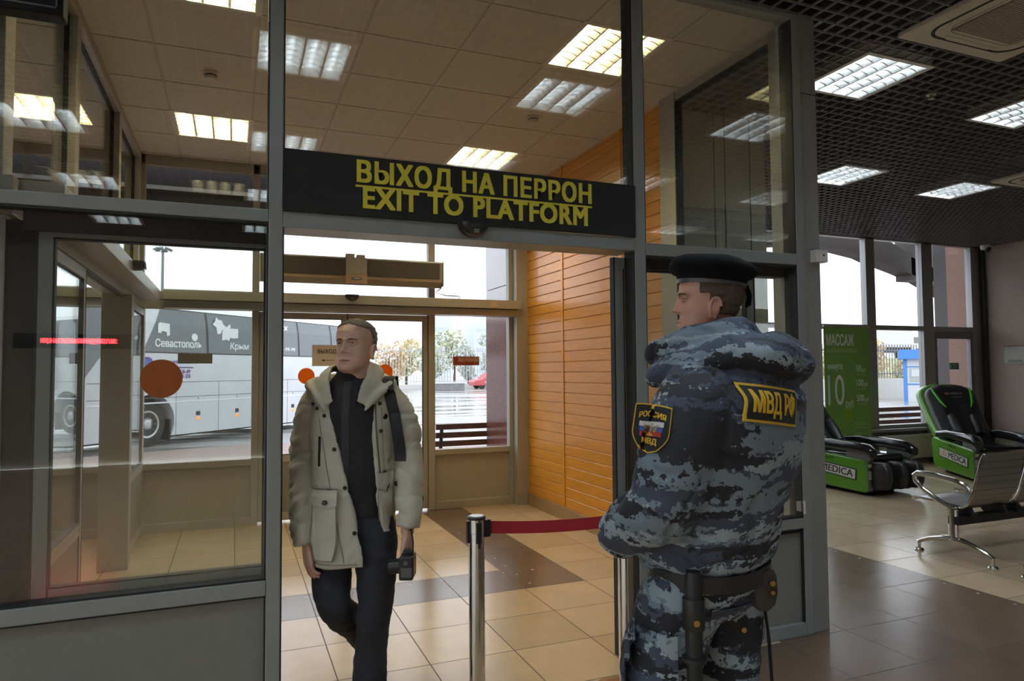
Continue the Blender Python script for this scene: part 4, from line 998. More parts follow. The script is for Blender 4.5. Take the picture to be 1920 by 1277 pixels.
# ---- street lamp, far fence, trees, towers, parked car, planters
t = thing('street_lamp', 'tall lamp mast with a ring of floodlights behind the coach', 'street lamp', (-5.25, 60, -.03))
DK = mat('mast_grey', (.22, .23, .24), .5, .5)
MB().tube([(0, 0, 0), (0, 0, 11.2)], [.16, .09], 10).build('mast', DK, t, smooth=True)
for k in range(6):
    a = 2*PI*k/6+.3; MB().tube([(0, 0, 11.0), (.4*math.cos(a), .4*math.sin(a), 11.15)], .03, 6).build('bracket', DK, t)
    h = MB(); h.obox(Matrix.Translation((.52*math.cos(a), .52*math.sin(a), 11.25)) @ Matrix.Rotation(a, 4, 'Z') @ Matrix.Rotation(.5, 4, 'Y'), .34, .30, .14); h.build('floodlight', DK, t)
def fence(label, x0, x1, y, z0, z1, step, m, thick=.03, wall=None):
    t = thing('picket_fence', label, 'fence', (x0, y, 0))
    r = MB(); L = x1-x0
    r.box(0, L, -.02, .02, z0+.25, z0+.31); r.box(0, L, -.02, .02, z1-.35, z1-.29); r.build('rail', m, t)
    n = int(L/step); pk_ = MB()
    for k in range(n+1): pk_.box(k*step-thick/2, k*step+thick/2, -thick/2, thick/2, z0, z1)
    o = pk_.build('pickets', m, t); o['kind'] = 'stuff'
    if wall: MB().box(0, L, -.12, .12, -.05, wall).build('plinth', mat('fence_plinth', (.55, .54, .52), .8), t)
    return t
fence('long pale picket fence far across the yard', 2, 34, 60, .35, 3.7, .26, mat('fence_pale', (.42, .44, .46), .6), .05, .38)
fence('grey picket fence outside the hall window behind the kiosk', 22, 36, 26, .95, 2.75, .20, mat('fence_grey', (.20, .21, .23), .6), .04, .98)
random.seed(11)
def leafy(label, x, y, h, w_, col, grp, seedv):
    """a far tree: trunk, and a crown of many leaf-clump facets"""
    t = thing('tree', label, 'tree', (x, y, -.03), 0, grp); rnd = random.Random(seedv)
    MB().tube([(0, 0, 0), (.05, 0, h*.3), (.0, 0, h*.6)], [.16, .12, .06], 8).build('trunk', mat('bark', (.12, .10, .08), .9), t, smooth=True)
    m = MB()
    lobes = [(rnd.uniform(-.28, .28)*w_, rnd.uniform(-.26, .26)*w_, h*rnd.uniform(.3, .82), w_*rnd.uniform(.20, .32)) for _ in range(9)]
    for cx, cy, cz, r in lobes:
        for _ in range(120):
            d = Vector((rnd.gauss(0, 1), rnd.gauss(0, 1), rnd.gauss(0, 1))).normalized()*r*rnd.uniform(.75, 1.08)
            n = Vector((rnd.gauss(0, 1), rnd.gauss(0, 1), rnd.gauss(0, 1))).normalized(); a = n.orthogonal().normalized(); b = n.cross(a); s = rnd.uniform(.10, .2)*w_/3
            c = Vector((cx, cy, cz))+d; m.add([c+a*s, c+b*s*.7, c-a*s, c-b*s*.7], [(0, 1, 2, 3)])
    m.build('crown', col, t); return t
C1 = mat('haze_leaf_yellow', (.66, .58, .34), .8, noise_amt=.2, noise_scale=.6); C2 = mat('haze_leaf_olive', (.52, .54, .40), .8, noise_amt=.2, noise_scale=.6); C3 = mat('haze_leaf_grey_green', (.52, .56, .52), .8, noise_amt=.2, noise_scale=.6); C4 = mat('haze_leaf_orange', (.68, .50, .30), .8, noise_amt=.2, noise_scale=.6)  # pale tones: outdoor haze and glare are put into the leaf colours
far = [(13.2, 63, 4.6, 2.8, C4, 'orange tree beyond the far fence next to the head of the man'), (16.4, 70, 5.8, 3.4, C1, 'yellow tree beyond the far fence, second from the man'), (17.0, 63.5, 4.6, 3.0, C2, 'low olive tree beyond the far fence left of the mullion'),
       (21.6, 70, 7.0, 3.8, C2, 'taller olive tree beyond the far fence right of the mullion'), (21.2, 64, 4.4, 3.0, C3, 'grey green tree beyond the far fence over the red notice'), (26.6, 71, 7.4, 4.0, C3, 'tall grey green tree by the granite pilaster beyond the fence')]
for k, (x, y, h, w_, c, lb) in enumerate(far): leafy(lb, x, y, h, w_, c, 'trees beyond the far fence', 40+k)
near = [(31.0, 30, 3.0, 2.4, C1, 'yellow bush behind the picket fence at the hall window'), (36.0, 33.5, 2.9, 2.4, C2, 'green bush behind the picket fence left of the kiosk'), (43.5, 37.5, 4.0, 3.0, C4, 'orange bush above the kiosk roof'), (36.5, 29.0, 2.6, 2.0, C1, 'pale yellow bush just behind the kiosk')]
for k, (x, y, h, w_, c, lb) in enumerate(near): leafy(lb, x, y, h, w_, c, 'bushes outside the hall window', 70+k)
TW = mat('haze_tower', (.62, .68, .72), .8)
def tower(label, x, y, w_, h):
    t = thing('tower_block', label, 'building', (x, y, -.03), 0, 'hazy towers on the skyline'); MB().box(-w_/2, w_/2, 0, 10, 0, h).build('wall', TW, t); wn = MB()
    for i in range(int(h/3.2)): wn.box(-w_/2+.8, w_/2-.8, -.05, .01, 1.2+3.2*i, 2.5+3.2*i)
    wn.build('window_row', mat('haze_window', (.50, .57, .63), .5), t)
tower('pale tower block faint over the trees, left one', 60, 208, 6.5, 19); tower('pale tower block faint over the trees, right one', 74, 208, 6.5, 19)
t = thing('parked_car', 'red car parked beyond the fence by the pilaster', 'car', (21.2, 57.5, -.03), 0)
RC = mat('car_red', (.55, .10, .12), .3, coat=.3)
prof = [(-1.9, .28), (-1.95, .62), (-1.75, .78), (-1.15, .88), (-.55, 1.36), (.55, 1.40), (1.15, 1.0), (1.85, .88), (1.95, .55), (1.9, .28)]
MB().prism(prof, -.8, .8, 'y').build('body_shell', RC, t, bevel=.06, seg=3)
MB().prism([(-1.0, .92), (-.52, 1.30), (.48, 1.33), (.98, 1.0), (.2, .94)], -.815, .815, 'y').build('side_window', mat('car_window', (.35, .36, .40), .1), t)
for x in (-1.2, 1.2):
    for y in (-.78, .62): MB().cyl((x, y, .30), (x, y+.18, .30), .30, n=20).build('wheel', RUB, t)
for k, (x, wd) in enumerate(((16.2, 2.4), (20.7, 2.4))):
    p = thing('stone_planter', 'dark stone block in the yard, %s' % ('left of the red notice' if k == 0 else 'before the red car'), 'planter', (x, 54, -.03), 0, 'stone blocks in the yard')
    MB().box(-wd/2, wd/2, -.4, .4, 0, .55).build('block', mat('stone_dark', (.20, .21, .22), .7, noise_amt=.2, noise_scale=6), p, bevel=.03); MB().box(-wd/2-.04, wd/2+.04, -.44, .44, .55, .68).build('cap', mat('stone_pale', (.55, .55, .54), .7), p)

# ---- slatted benches outside
SL = mat('bench_slat', (.105, .045, .035), .5, noise_amt=.2, noise_scale=12, stretch=(.3, 6, 6)); SL2 = mat('bench_iron', (.03, .03, .032), .5)
def yard_bench(label, loc, L, grp='slatted benches outside the windows'):
    t = thing('yard_bench', label, 'bench', loc, 0, grp)
    for k, z in enumerate((.565, .675, .785)): MB().box(0, L, -.02-.02*k, .02-.02*k, z-.036, z+.036).build('back_slat', SL, t, bevel=.004)
    for k in range(4): MB().box(0, L, .06+.11*k, .15+.11*k, .42, .455).build('seat_slat', SL, t, bevel=.004)
    for x in (.08, L-.12):
        MB().tube([(x, .46, -.03), (x, .40, .40), (x, .04, .42), (x, -.04, .80)], .024, 8).build('side_frame', SL2, t, smooth=True); MB().tube([(x, .02, .42), (x, -.02, 0)], .024, 8).build('leg', SL2, t, smooth=True)
    return t
yard_bench('dark slatted bench outside the outer pane near the granite pilaster', (2.42, 8.70, 0), 1.75)
yard_bench('reddish slatted bench outside the hall window behind the massage chairs', (9.9, 8.80, 0), 1.9)

# ---- kiosk
t = thing('kiosk', 'small white kiosk with a blue roof band outside the hall window', 'kiosk', (28.6, 22.8, -.03), math.radians(-51))
BLU = mat('kiosk_blue', (.07, .24, .62), .45); KW = mat('kiosk_white', (.58, .60, .64), .5)
MB().box(0, 2.6, 0, 2.2, 0, 1.95).build('wall', KW, t); MB().box(-.20, 2.8, -.25, 2.4, 1.95, 2.38).build('roof', BLU, t)
fr = MB(); fr.box(-.03, .13, -.03, .1, 0, 1.95); fr.box(2.5, 2.63, -.03, .1, 0, 1.95); fr.box(.13, 2.5, -.03, .02, 1.58, 1.62); fr.box(.13, 2.5, -.03, .02, .78, .83); fr.build('frame', BLU, t)
MB().box(.22, 2.4, -.015, .01, .9, 1.52).build('window', mat('kiosk_pane', (.42, .44, .44), .2), t); MB().box(.30, .62, -.03, -.01, 1.15, 1.48).build('notice', KW, t)
t = thing('box_truck', 'pale box truck parked on the slope above the kiosk', 'truck', (52.5, 45, 2.4))
MB().box(0, 5.2, 0, 2.2, 1.0, 2.75).build('cargo_box', mat('truck_grey', (.62, .62, .66), .5), t, bevel=.03); MB().box(5.3, 6.9, 0.1, 2.1, .7, 2.1).build('cab', mat('truck_white', (.75, .77, .80), .4), t, bevel=.1); MB().box(5.5, 6.95, .05, 2.15, 1.4, 1.95).build('cab_window', CGLASS, t)
MB().box(0, 6.8, .3, 1.9, .55, 1.0).build('chassis', RUB, t)
for x in (1.0, 5.9):
    for y in (0, 1.95): MB().cyl((x, y, .45), (x, y+.25, .45), .45, n=20).build('wheel', RUB, t)
hl = MB(); hl.add([(24, 32, -.05), (90, 32, -.05), (90, 44, 2.4), (30, 44, 2.4), (30, 60, 2.4), (90, 60, 2.4), (90, 60, -.1), (24, 60, -.1)], [(0, 1, 2, 3), (3, 2, 5, 4), (4, 5, 6, 7), (0, 3, 4, 7)])
struct(hl.build('hill', mat('hill_grass', (.34, .36, .17), .9, noise_amt=.25, noise_scale=.8)))
# ================================================================ people
def ipl(ts, vs, t): return float(np.interp(t, ts, vs))
def cat_path(pts, rad, n=8):
    """smooth polyline through points with radii"""
    P = [Vector(p) for p in pts]; out, ro = [], []
    for i in range(len(P)-1):
        p0, p1, p2, p3 = P[max(i-1, 0)], P[i], P[i+1], P[min(i+2, len(P)-1)]
        for k in range(n):
            t = k/n; a = t*t; b = a*t
            out.append(.5*((2*p1)+(p2-p0)*t+(2*p0-5*p1+4*p2-p3)*a+(3*p1-p0-3*p2+p3)*b)); ro.append(rad[i]+(rad[i+1]-rad[i])*(t*t*(3-2*t)))
    out.append(P[-1]); ro.append(rad[-1]); return out, ro
def limb(mb, pts, rad, n=20, flat=1.0, up=None): p, r = cat_path(pts, rad); return mb.tube(p, r, n, True, flat, up)
def sring(cx, cy, z, rx, ry, n=40, p=2.2, a0=0, a1=2*PI, tx=0, ty=0):
    """superellipse ring, tilted by slopes tx, ty"""
    R = []
    m = n if abs(a1-a0-2*PI) < 1e-6 else n+1
    for k in range(m):
        a = a0+(a1-a0)*k/n; c, s = math.cos(a), math.sin(a); e = 2/p
        x, y = rx*abs(c)**e*(1 if c >= 0 else -1), ry*abs(s)**e*(1 if s >= 0 else -1)
        R.append((cx+x, cy+y, z+tx*x+ty*y))
    return R
def remesh(mb, voxel, smooth=4, name='m'):
    me = mb.mesh(name); o = bpy.data.objects.new(name, me); COL.objects.link(o)
    r = o.modifiers.new('r', 'REMESH'); r.mode = 'VOXEL'; r.voxel_size = voxel; r.use_smooth_shade = True
    if smooth: s = o.modifiers.new('s', 'SMOOTH'); s.factor = .5; s.iterations = smooth
    bpy.context.view_layer.update()
    out = bpy.data.meshes.new_from_object(o.evaluated_get(bpy.context.evaluated_depsgraph_get()))
    bpy.data.objects.remove(o); bpy.data.meshes.remove(me); out.materials.clear(); return out
def displace(me, fn):
    n = len(me.vertices); co = np.zeros(n*3); me.vertices.foreach_get('co', co); co = co.reshape(-1, 3)
    nr = np.zeros(n*3); me.vertices.foreach_get('normal', nr); nr = nr.reshape(-1, 3)
    d = np.array([fn(p, q) for p, q in zip(co, nr)]); co += nr*d[:, None]; me.vertices.foreach_set('co', co.ravel()); me.update(); return me
NZ = noise.noise
def bvh(me): return BVHTree.FromPolygons([v.co[:] for v in me.vertices], [tuple(p.vertices) for p in me.polygons])
def drape(mb_or_me, tree, M, off=.003, reach=.6):
    """press a flat mesh (local XY, +Z outward) placed by M onto the surface below it along -Z"""
    me = mb_or_me.mesh('patch') if isinstance(mb_or_me, MB) else mb_or_me
    N = (M.to_3x3() @ Vector((0, 0, 1))).normalized()
    for v in me.vertices:
        z = v.co.z; p = M @ Vector((v.co.x, v.co.y, 0)); h = tree.ray_cast(p+N*reach, -N, reach*2)
        q = h[0] if h[0] is not None else p
        v.co = q+N*(off+z)
    me.update(); return me
def patch_grid(w, h, nx=10, ny=8, shape=None, z=0.0):
    """closed thin padded patch w x h; shape(u, v) -> (x, y)"""
    m = MB(); vs = []
    for lay in (0, 1):
        for j in range(ny+1):
            for i in range(nx+1):
                u, v = -1+2*i/nx, -1+2*j/ny; x, y = (u*w/2, v*h/2) if shape is None else shape(u, v)
                vs.append((x, y, z-(.0035 if lay == 0 else 0)))
    L = (nx+1)*(ny+1); fs = []
    for j in range(ny):
        for i in range(nx):
            a = j*(nx+1)+i; fs.append((L+a, L+a+1, L+a+nx+2, L+a+nx+1)); fs.append((a, a+nx+1, a+nx+2, a+1))
    rim = [i for i in range(nx)] + [(j*(nx+1)+nx) for j in range(ny)] + [ny*(nx+1)+nx-i for i in range(nx)] + [(ny-j)*(nx+1) for j in range(ny)]
    for k in range(len(rim)): a, b = rim[k], rim[(k+1) % len(rim)]; fs.append((a, b, L+b, L+a))
    return m.add(vs, fs)
def dense_text(txt, size, width, bold, spacing=1.0, cut=.012):
    me = text_mesh(txt, size, .0006, bold, width=width, spacing=spacing); bm = bmesh.new(); bm.from_mesh(me)
    bmesh.ops.triangulate(bm, faces=bm.faces[:])
    for _ in range(4):
        lg = [e for e in bm.edges if e.calc_length() > cut]
        if not lg: break
        bmesh.ops.subdivide_edges(bm, edges=lg, cuts=1); bmesh.ops.triangulate(bm, faces=[f for f in bm.faces if len(f.verts) > 3])
    bm.to_mesh(me); bm.free(); return me

# ---- head and hands, shared construction
HT = [0, .05, .12, .20, .28, .36, .45, .55, .65, .75, .85, .93, .98, 1.0]
HW = [.022, .040, .054, .060, .064, .068, .071, .074, .0765, .076, .068, .050, .028, .004]
HF = [.066, .084, .088, .087, .084, .082, .080, .084, .089, .087, .072, .047, .024, .003]
HB = [.030, .010, -.010, -.040, -.066, -.082, -.092, -.099, -.102, -.099, -.085, -.058, -.032, -.006]
def head_point(t, a, H=.235, off=0.0):
    w, f, b = ipl(HT, HW, t), ipl(HT, HF, t), ipl(HT, HB, t); mid, hf = (f+b)/2, (f-b)/2
    c, s = math.cos(a), math.sin(a); e = 2/2.3
    x, y, z = (w+off)*abs(c)**e*(1 if c >= 0 else -1), mid+(hf+off)*abs(s)**e*(1 if s >= 0 else -1), t*H
    if off: z += off*max(0, (t-.7)/.3)
    if s > 0:
        g = lambda cx, ct, sx, st: math.exp(-((x-cx)/sx)**2-((t-ct)/st)**2)
        d = 0
        for q in (-1, 1):
            d -= .0135*g(.031*q, .535, .017, .042); d += .004*g(.045*q, .40, .02, .07); d += .0065*g(.028*q, .60, .022, .028); d -= .003*g(.03*q, .30, .014, .05)
            d += .004*g(.013*q, .365, .008, .022)
        if .34 < t < .62:
            k = (.62-t)/.28; wd = .0075+.0055*k; d += (.005+.029*k**1.15)*math.exp(-(x/wd)**2)*(1 if t > .37 else max(0, (t-.34)/.03))
        d += .0085*g(0, .238, .021, .020)+.008*g(0, .182, .018, .022)-.010*g(0, .210, .024, .010)-.004*g(0, .145, .02, .02)+.006*g(0, .055, .018, .045)
        y += d*min(1, s*2.2)
    return x, y, z
def head_mb(H=.235):
    rings = [[head_point(j/72, 2*PI*k/72, H) for k in range(72)] for j in range(73)]
    m = MB().loft(rings)
    m.tube([(0, -.025, -.085), (0, -.022, .0), (0, -.012, .075)], [.064, .058, .056], 24)
    for q in (-1, 1):                                        # ears
        m.ball((.076*q, -.012, .405*H), .008, .017, .029, 14, 10)
        rim = [(.081*q, -.012+.017*math.cos(a), .405*H+.031*math.sin(a)) for a in [PI*(-.55)+1.5*PI*k/14 for k in range(15)]]
        rim = [(x+.004*q*(0 if i < 3 else 1), y-.003, z) for i, (x, y, z) in enumerate(rim)]
        m.tube(rim, .0046, 8); m.ball((.078*q, -.002, .405*H-.026), .006, .008, .009, 10, 8)
    return m
def hand_mb(side=1, curl=(.35, .45, .5, .55), spread=.05, thumb=.35, scale=1.0):
    """fingers along +X, palm facing -Z, thumb towards +Y*side"""
    m = MB(); R = []
    for x, hw, th, yo in ((-.03, .028, .022, 0), (0, .029, .020, 0), (.02, .036, .019, .002), (.05, .043, .017, .002), (.08, .043, .0145, 0), (.098, .040, .011, 0)):
        R.append([(x, yo*side+hw*abs(math.cos(a))**.75*(1 if math.cos(a) > 0 else -1), th*abs(math.sin(a))**.8*(1 if math.sin(a) > 0 else -1)) for a in [2*PI*k/24 for k in range(24)]])
    m.loft(R)
    for i, (y0, L, r) in enumerate(((.031, .074, .0088), (.0105, .083, .0092), (-.0105, .077, .0088), (-.030, .060, .0078))):
        p = Vector((.090, y0*side, 0)); pts, rd = [p-Vector((.02, 0, 0)), p.copy()], [r*1.1, r*1.05]; a = .12; az = (1.5-i)*spread*side
        for seg, f in ((.46, .5), (.30, 1.0), (.24, .8)):
            a += curl[i]*f; d = Vector((math.cos(a)*math.cos(az), math.sin(az)*math.cos(a), -math.sin(a)))
            p = p+d*L*seg*.6; pts.append(p.copy()); rd.append(r*.93); p = p+d*L*seg*.4; pts.append(p.copy()); rd.append(r*.98)
        rd[-1] = r*.62; m.tube(pts, rd, 12)
    b = Vector((.012, .026*side, -.006)); d1 = Vector((.72, .62*side, -.30-thumb*.4)).normalized(); d2 = Vector((.93, .22*side, -.3-thumb*.5)).normalized()
    m.tube([b, b+d1*.035, b+d1*.052, b+d1*.052+d2*.020, b+d1*.052+d2*.036, b+d1*.052+d2*.044], [.015, .0135, .0108, .0108, .0098, .006], 12)
    m.v = [(x*scale, y*scale, z*scale) for x, y, z in m.v]; return m
def axes_mat(o, x, z):
    x = Vector(x).normalized(); z = Vector(z); z = (z-x*z.dot(x)).normalized(); y = z.cross(x)
    M = Matrix((x, y, z)).transposed().to_4x4(); M.translation = Vector(o); return M
def merge(dst, src, M=None):
    vs = src.v if M is None else [tuple(M @ Vector(p)) for p in src.v]; dst.add(vs, src.f); return dst
def skin_mat(name, col):
    m = mat(name, col, .48, noise_amt=.10, noise_scale=26); b = m.node_tree.nodes['Principled BSDF']
    b.inputs['Subsurface Weight'].default_value = .12; b.inputs['Subsurface Radius'].default_value = (.012, .005, .003); b.inputs['Subsurface Scale'].default_value = .5; return m
def shell_of_head(Mh, sel, off, H=.235, nt=60, na=90, jitter=.0015):
    """a cap of hair: the part of the head surface where sel(t, a) holds, lifted off"""
    m = MB(); idx = {}; 
    def put(t, a, k, o):
        if (k, o) not in idx: 
            x, y, z = head_point(t, a, H, o if o > 0 else -.004); j = (1+jitter/.002*.25*NZ(Vector((x*90, y*90, z*90)))); idx[(k, o)] = len(m.v); m.v.append(tuple(Mh @ Vector((x*j, y*j, z))))
        return idx[(k, o)]
    for j in range(nt):
        for i in range(na):
            t, a = (j+.5)/nt, 2*PI*(i+.5)/na
            if not sel(t, a): continue
            q = [(j, i), (j, (i+1) % na), (j+1, (i+1) % na), (j+1, i)]
            ids = [put(J/nt, 2*PI*I/na, (J, I), off) for J, I in q]; m.f.append(tuple(ids)); m.mi.append(0)
    # turn the rim in under the skin
    from collections import Counter
    ec = Counter()
    for f in m.f:
        for k in range(4): ec[tuple(sorted((f[k], f[(k+1) % 4])))] += 1
    rev = {v: k[0] for k, v in idx.items()}
    for (a_, b_), c in list(ec.items()):
        if c == 1:
            (J1, I1), (J2, I2) = rev[a_], rev[b_]
            m.f.append((a_, b_, put(J2/nt, 2*PI*I2/na, (J2, I2), -1), put(J1/nt, 2*PI*I1/na, (J1, I1), -1))); m.mi.append(0)
    return m
def eyes(t, Mh, body, iris, H=.235):
    for q in (-1, 1):
        _, y, _ = head_point(.535, PI/2-.40*q, H); c = Mh @ Vector((.031*q, .0655, .530*H))
        e = MB(); e.ball(c, .0118, nu=16, nv=10); e.build('eye', mat('eye_white', (.62, .58, .54), .25), t, smooth='all')
        d = (Mh.to_3x3() @ Vector((.0, 1, -.05))).normalized(); ib = MB(); ib.cyl(c+d*.0085, c+d*.0121, .0056, .0050, 14); ib.build('iris', iris, t)
        lid = MB()
        for up in (1, -1):
            pts = [Mh @ Vector((.031*q+.0150*math.cos(a), .0655+.0095*math.sin(a)+.0035, .530*H+up*.0052*math.sin(a))) for a in [PI*k/8 for k in range(9)]]; lid.tube(pts, .0026, 7)
        lid.build('eyelid', body, t, smooth='all')
        eb = MB(); pts = [Mh @ Vector((q*x, head_point(z, math.atan2(1, .35*q*x/.02), H)[1]-.0+.0015, z*H)) for x, z in ((.014, .588), (.026, .602), (.038, .603), (.049, .588))]
        eb.tube(pts, [.0028, .0042, .0038, .0020], 7); eb.build('eyebrow', mat('brow_hair', (.07, .05, .035), .8), t, smooth='all')

# =================================================================== the man in the pale parka
SKIN = skin_mat('skin_fair', (.62, .39, .29))
man = thing('person', 'man in an open pale parka and dark jeans walking in, camera in hand', 'person', (.505, 3.215, 0), math.radians(158.0))
Mh = Matrix.Translation((-.018, .045, 1.492)) @ Matrix.Rotation(math.radians(-17), 4, 'Z') @ Matrix.Rotation(math.radians(4), 4, 'X') @ Matrix.Scale(1.06, 4)
b = MB(); merge(b, head_mb(), Mh)
b.loft([sring(0, 0, .88, .145, .10), sring(0, 0, 1.0, .150, .105), sring(0, .0, 1.15, .140, .10), sring(0, 0, 1.32, .165, .105), sring(0, -.005, 1.40, .15, .09), sring(0, -.01, 1.45, .08, .07), sring(-.008, .0, 1.50, .055, .055)])
limb(b, [(.14, -.005, 1.385), (.195, -.005, 1.28), (.225, .0, 1.11), (.212, .06, .93), (.172, .112, .765)], [.055, .05, .043, .036, .029])
limb(b, [(-.15, -.005, 1.41), (-.215, -.01, 1.27), (-.25, -.03, 1.10), (-.262, .02, .93), (-.262, .075, .785)], [.055, .05, .043, .036, .029])
limb(b, [(.085, 0, .92), (.085, .03, .70), (.058, .07, .47), (.02, -.10, .33), (-.01, -.26, .21)], [.085, .075, .055, .05, .038])
limb(b, [(-.085, 0, .92), (-.11, .04, .70), (-.115, .06, .47), (-.10, .06, .28), (-.09, .055, .09)], [.085, .075, .055, .05, .038])
merge(b, hand_mb(-1, (.30, .36, .42, .50), .04, .4, .98), axes_mat((.170, .116, .750), (-.14, .14, -1), (.80, .60, .0)))
merge(b, hand_mb(1, (.75, .80, .85, .9), .03, .5, .98), axes_mat((-.262, .078, .775), (.06, .12, -1), (-.9, .30, .0)))
bodym = remesh(b, .0032, 1, 'man_body'); mb_ = link('body', bodym, SKIN, man, smooth='all')
eyes(man, Mh, SKIN, mat('iris_grey', (.035, .035, .035), .6, spec=.1))
btree = bvh(bodym); D_ = (Mh.to_3x3() @ Vector((0, -1, 0))).normalized()
def on_face(x, t):
    o = Mh @ Vector((x, .25, t*.235)); h = btree.ray_cast(o, D_); return h[0] if h[0] is not None else o
LIP = mat('lip_shade', (.34, .13, .105), .5)
xs_ = [-.024, -.018, -.012, -.006, 0, .006, .012, .018, .024]
for nm_, dz, rr in (('lip', .012, .0026), ('lip', -.016, .0032)):
    MB().tube([on_face(x, .212+dz*(1-(x/.026)**2)) for x in xs_], [rr*(1-.75*(abs(x)/.024)**2) for x in xs_], 8, True, 1.2).build(nm_, LIP, man, smooth='all')
MB().tube([on_face(x, .212-.004*abs(x)/.024)-D_*.0012 for x in xs_], .0012, 6).build('mouth', mat('mouth_dark', (.06, .02, .018), .7), man, smooth='all')
for q in (-1, 1): MB().ball(on_face(.009*q, .352), .0032, .0032, .002, 10, 6).build('nostril_shade', MATS['mouth_dark'], man)  # dark dots stand in for the shade inside the nostrils
def man_hair(t, a):
    front = math.sin(a); line = .80+.06*math.cos(2*a)*0
    if front > .25: return t > .90-.10*abs(math.cos(a))
    if front > -.15: return t > .60+(.25*(front+.15)/.4)
    return t > .30 if front < -.45 else t > .42
shell_of_head(Mh, man_hair, .0038, jitter=.0004).build('hair', mat('short_hair', (.16, .13, .105), .85, noise_amt=.35, noise_scale=160), man, smooth='all')
# black pullover
s = MB(); s.loft([sring(0, .01, .86, .168, .125), sring(0, .012, 1.0, .170, .128), sring(0, .012, 1.15, .165, .125), sring(0, .012, 1.30, .18, .125), sring(0, .005, 1.40, .165, .11), sring(-.003, .005, 1.455, .105, .088), sring(-.006, .008, 1.50, .074, .074), sring(-.008, .012, 1.53, .070, .070)])
sm_ = remesh(s, .008, 3); displace(sm_, lambda p, n: .005*NZ(Vector((p[0]*9, p[1]*9, p[2]*5)))+.003*NZ(Vector((p[0]*22, p[1]*22, p[2]*11+5))))
PULL = mat('black_knit', (.011, .011, .012), .85, bump=.3, bump_scale=220); pull = link('pullover', sm_, PULL, man, smooth='all')
ptree = bvh(sm_)
zp = drape(patch_grid(.035, .50, 4, 30), ptree, face_mat((-.0, 0, 1.21), (-1, 0, 0), (0, 0, 1)), .003); link('placket', zp, mat('black_placket', (.020, .020, .022), .7), pull)
for z in (1.43, 1.34, 1.22, 1.10): h = ptree.ray_cast(Vector((-.0, 1, z)), Vector((0, -1, 0))); MB().cyl(h[0]-Vector((0, .002, 0)), h[0]+Vector((0, .007, 0)), .006, n=12).build('button', BLACK, pull)
# jeans
j = MB(); j.loft([sring(0, 0, .985, .150, .115), sring(0, 0, .90, .172, .13), sring(-.005, .0, .82, .172, .13), sring(-.01, .01, .78, .13, .10)])
limb(j, [(.085, 0, .90), (.086, .02, .78), (.082, .04, .62), (.062, .075, .48), (.030, -.03, .38), (.005, -.16, .29), (-.012, -.27, .205)], [.085, .100, .090, .076, .074, .070, .076], 26)
limb(j, [(-.085, 0, .90), (-.105, .02, .78), (-.118, .04, .62), (-.117, .062, .48), (-.104, .06, .34), (-.094, .055, .20), (-.088, .05, .06)], [.085, .100, .090, .077, .073, .073, .080], 26)
jm = remesh(j, .008, 4); displace(jm, lambda p, n: .006*NZ(Vector((p[0]*10, p[1]*10, p[2]*13)))+.004*NZ(Vector((p[0]*22+3, p[1]*22, p[2]*34)))*(1 if p[2] < .7 else .5))
link('jeans', jm, mat('dark_denim', (.014, .016, .023), .8, noise_amt=.25, noise_scale=30, bump=.3, bump_scale=300), man, smooth='all')
SHOE = mat('brown_shoe', (.035, .022, .016), .5)
def shoe(parent, o, d, up=(0, 0, 1), m=SHOE):
    M = axes_mat(o, d, up); R = []
    for x, w_, h in ((-.085, .030, .07), (-.06, .040, .095), (0, .043, .085), (.06, .047, .062), (.12, .046, .048), (.165, .034, .036), (.185, .012, .02)):
        R.append([(x, w_*math.cos(a)*(abs(math.cos(a))**-.25 if abs(math.cos(a)) > .01 else 1), .012+h*.5+h*.5*math.sin(a)) for a in [2*PI*k/20 for k in range(20)]])
    q = MB().loft(R); q.xf(M); sh = q.build('shoe', m, parent, smooth=True)
    s_ = MB()
    s_.loft([[(x, -w_-.003, 0), (x, w_+.003, 0), (x, w_+.003, .018), (x, -w_-.003, .018)] for x, w_ in ((-.09, .030), (-.05, .040), (.05, .045), (.12, .047), (.17, .034), (.19, .012))]); s_.xf(M); s_.build('sole', RUB, sh)
shoe(man, (-.088, .075, 0), (-.05, 1, 0)); shoe(man, (-.015, -.30, .135), (-.02, .72, -.68), (0, .68, .72))
# parka: a coat wall open at the front, sleeves, collar and hood, fused and smoothed
PARKA = mat('pale_parka', (.50, .48, .385), .72, noise_amt=.07, noise_scale=9, bump=.08, bump_scale=200)
def coat_wall(secs, th):
    """secs: (z, rx, ry, cy, opening angle on figure's right, opening on figure's left); wall between the two front edges around the back"""
    m = MB(); O, I = [], []
    for z, rx, ry, cy, ar, al in secs:
        a0 = PI/2+al; a1 = PI/2+2*PI-ar
        O.append(sring(0, cy, z, rx, ry, 60, 2.3, a0, a1)); I.append(sring(0, cy, z, rx-th, ry-th, 60, 2.3, a0, a1))
    n = len(O[0]); rings = [o+i[::-1] for o, i in zip(O, I)]
    return m.loft(rings)
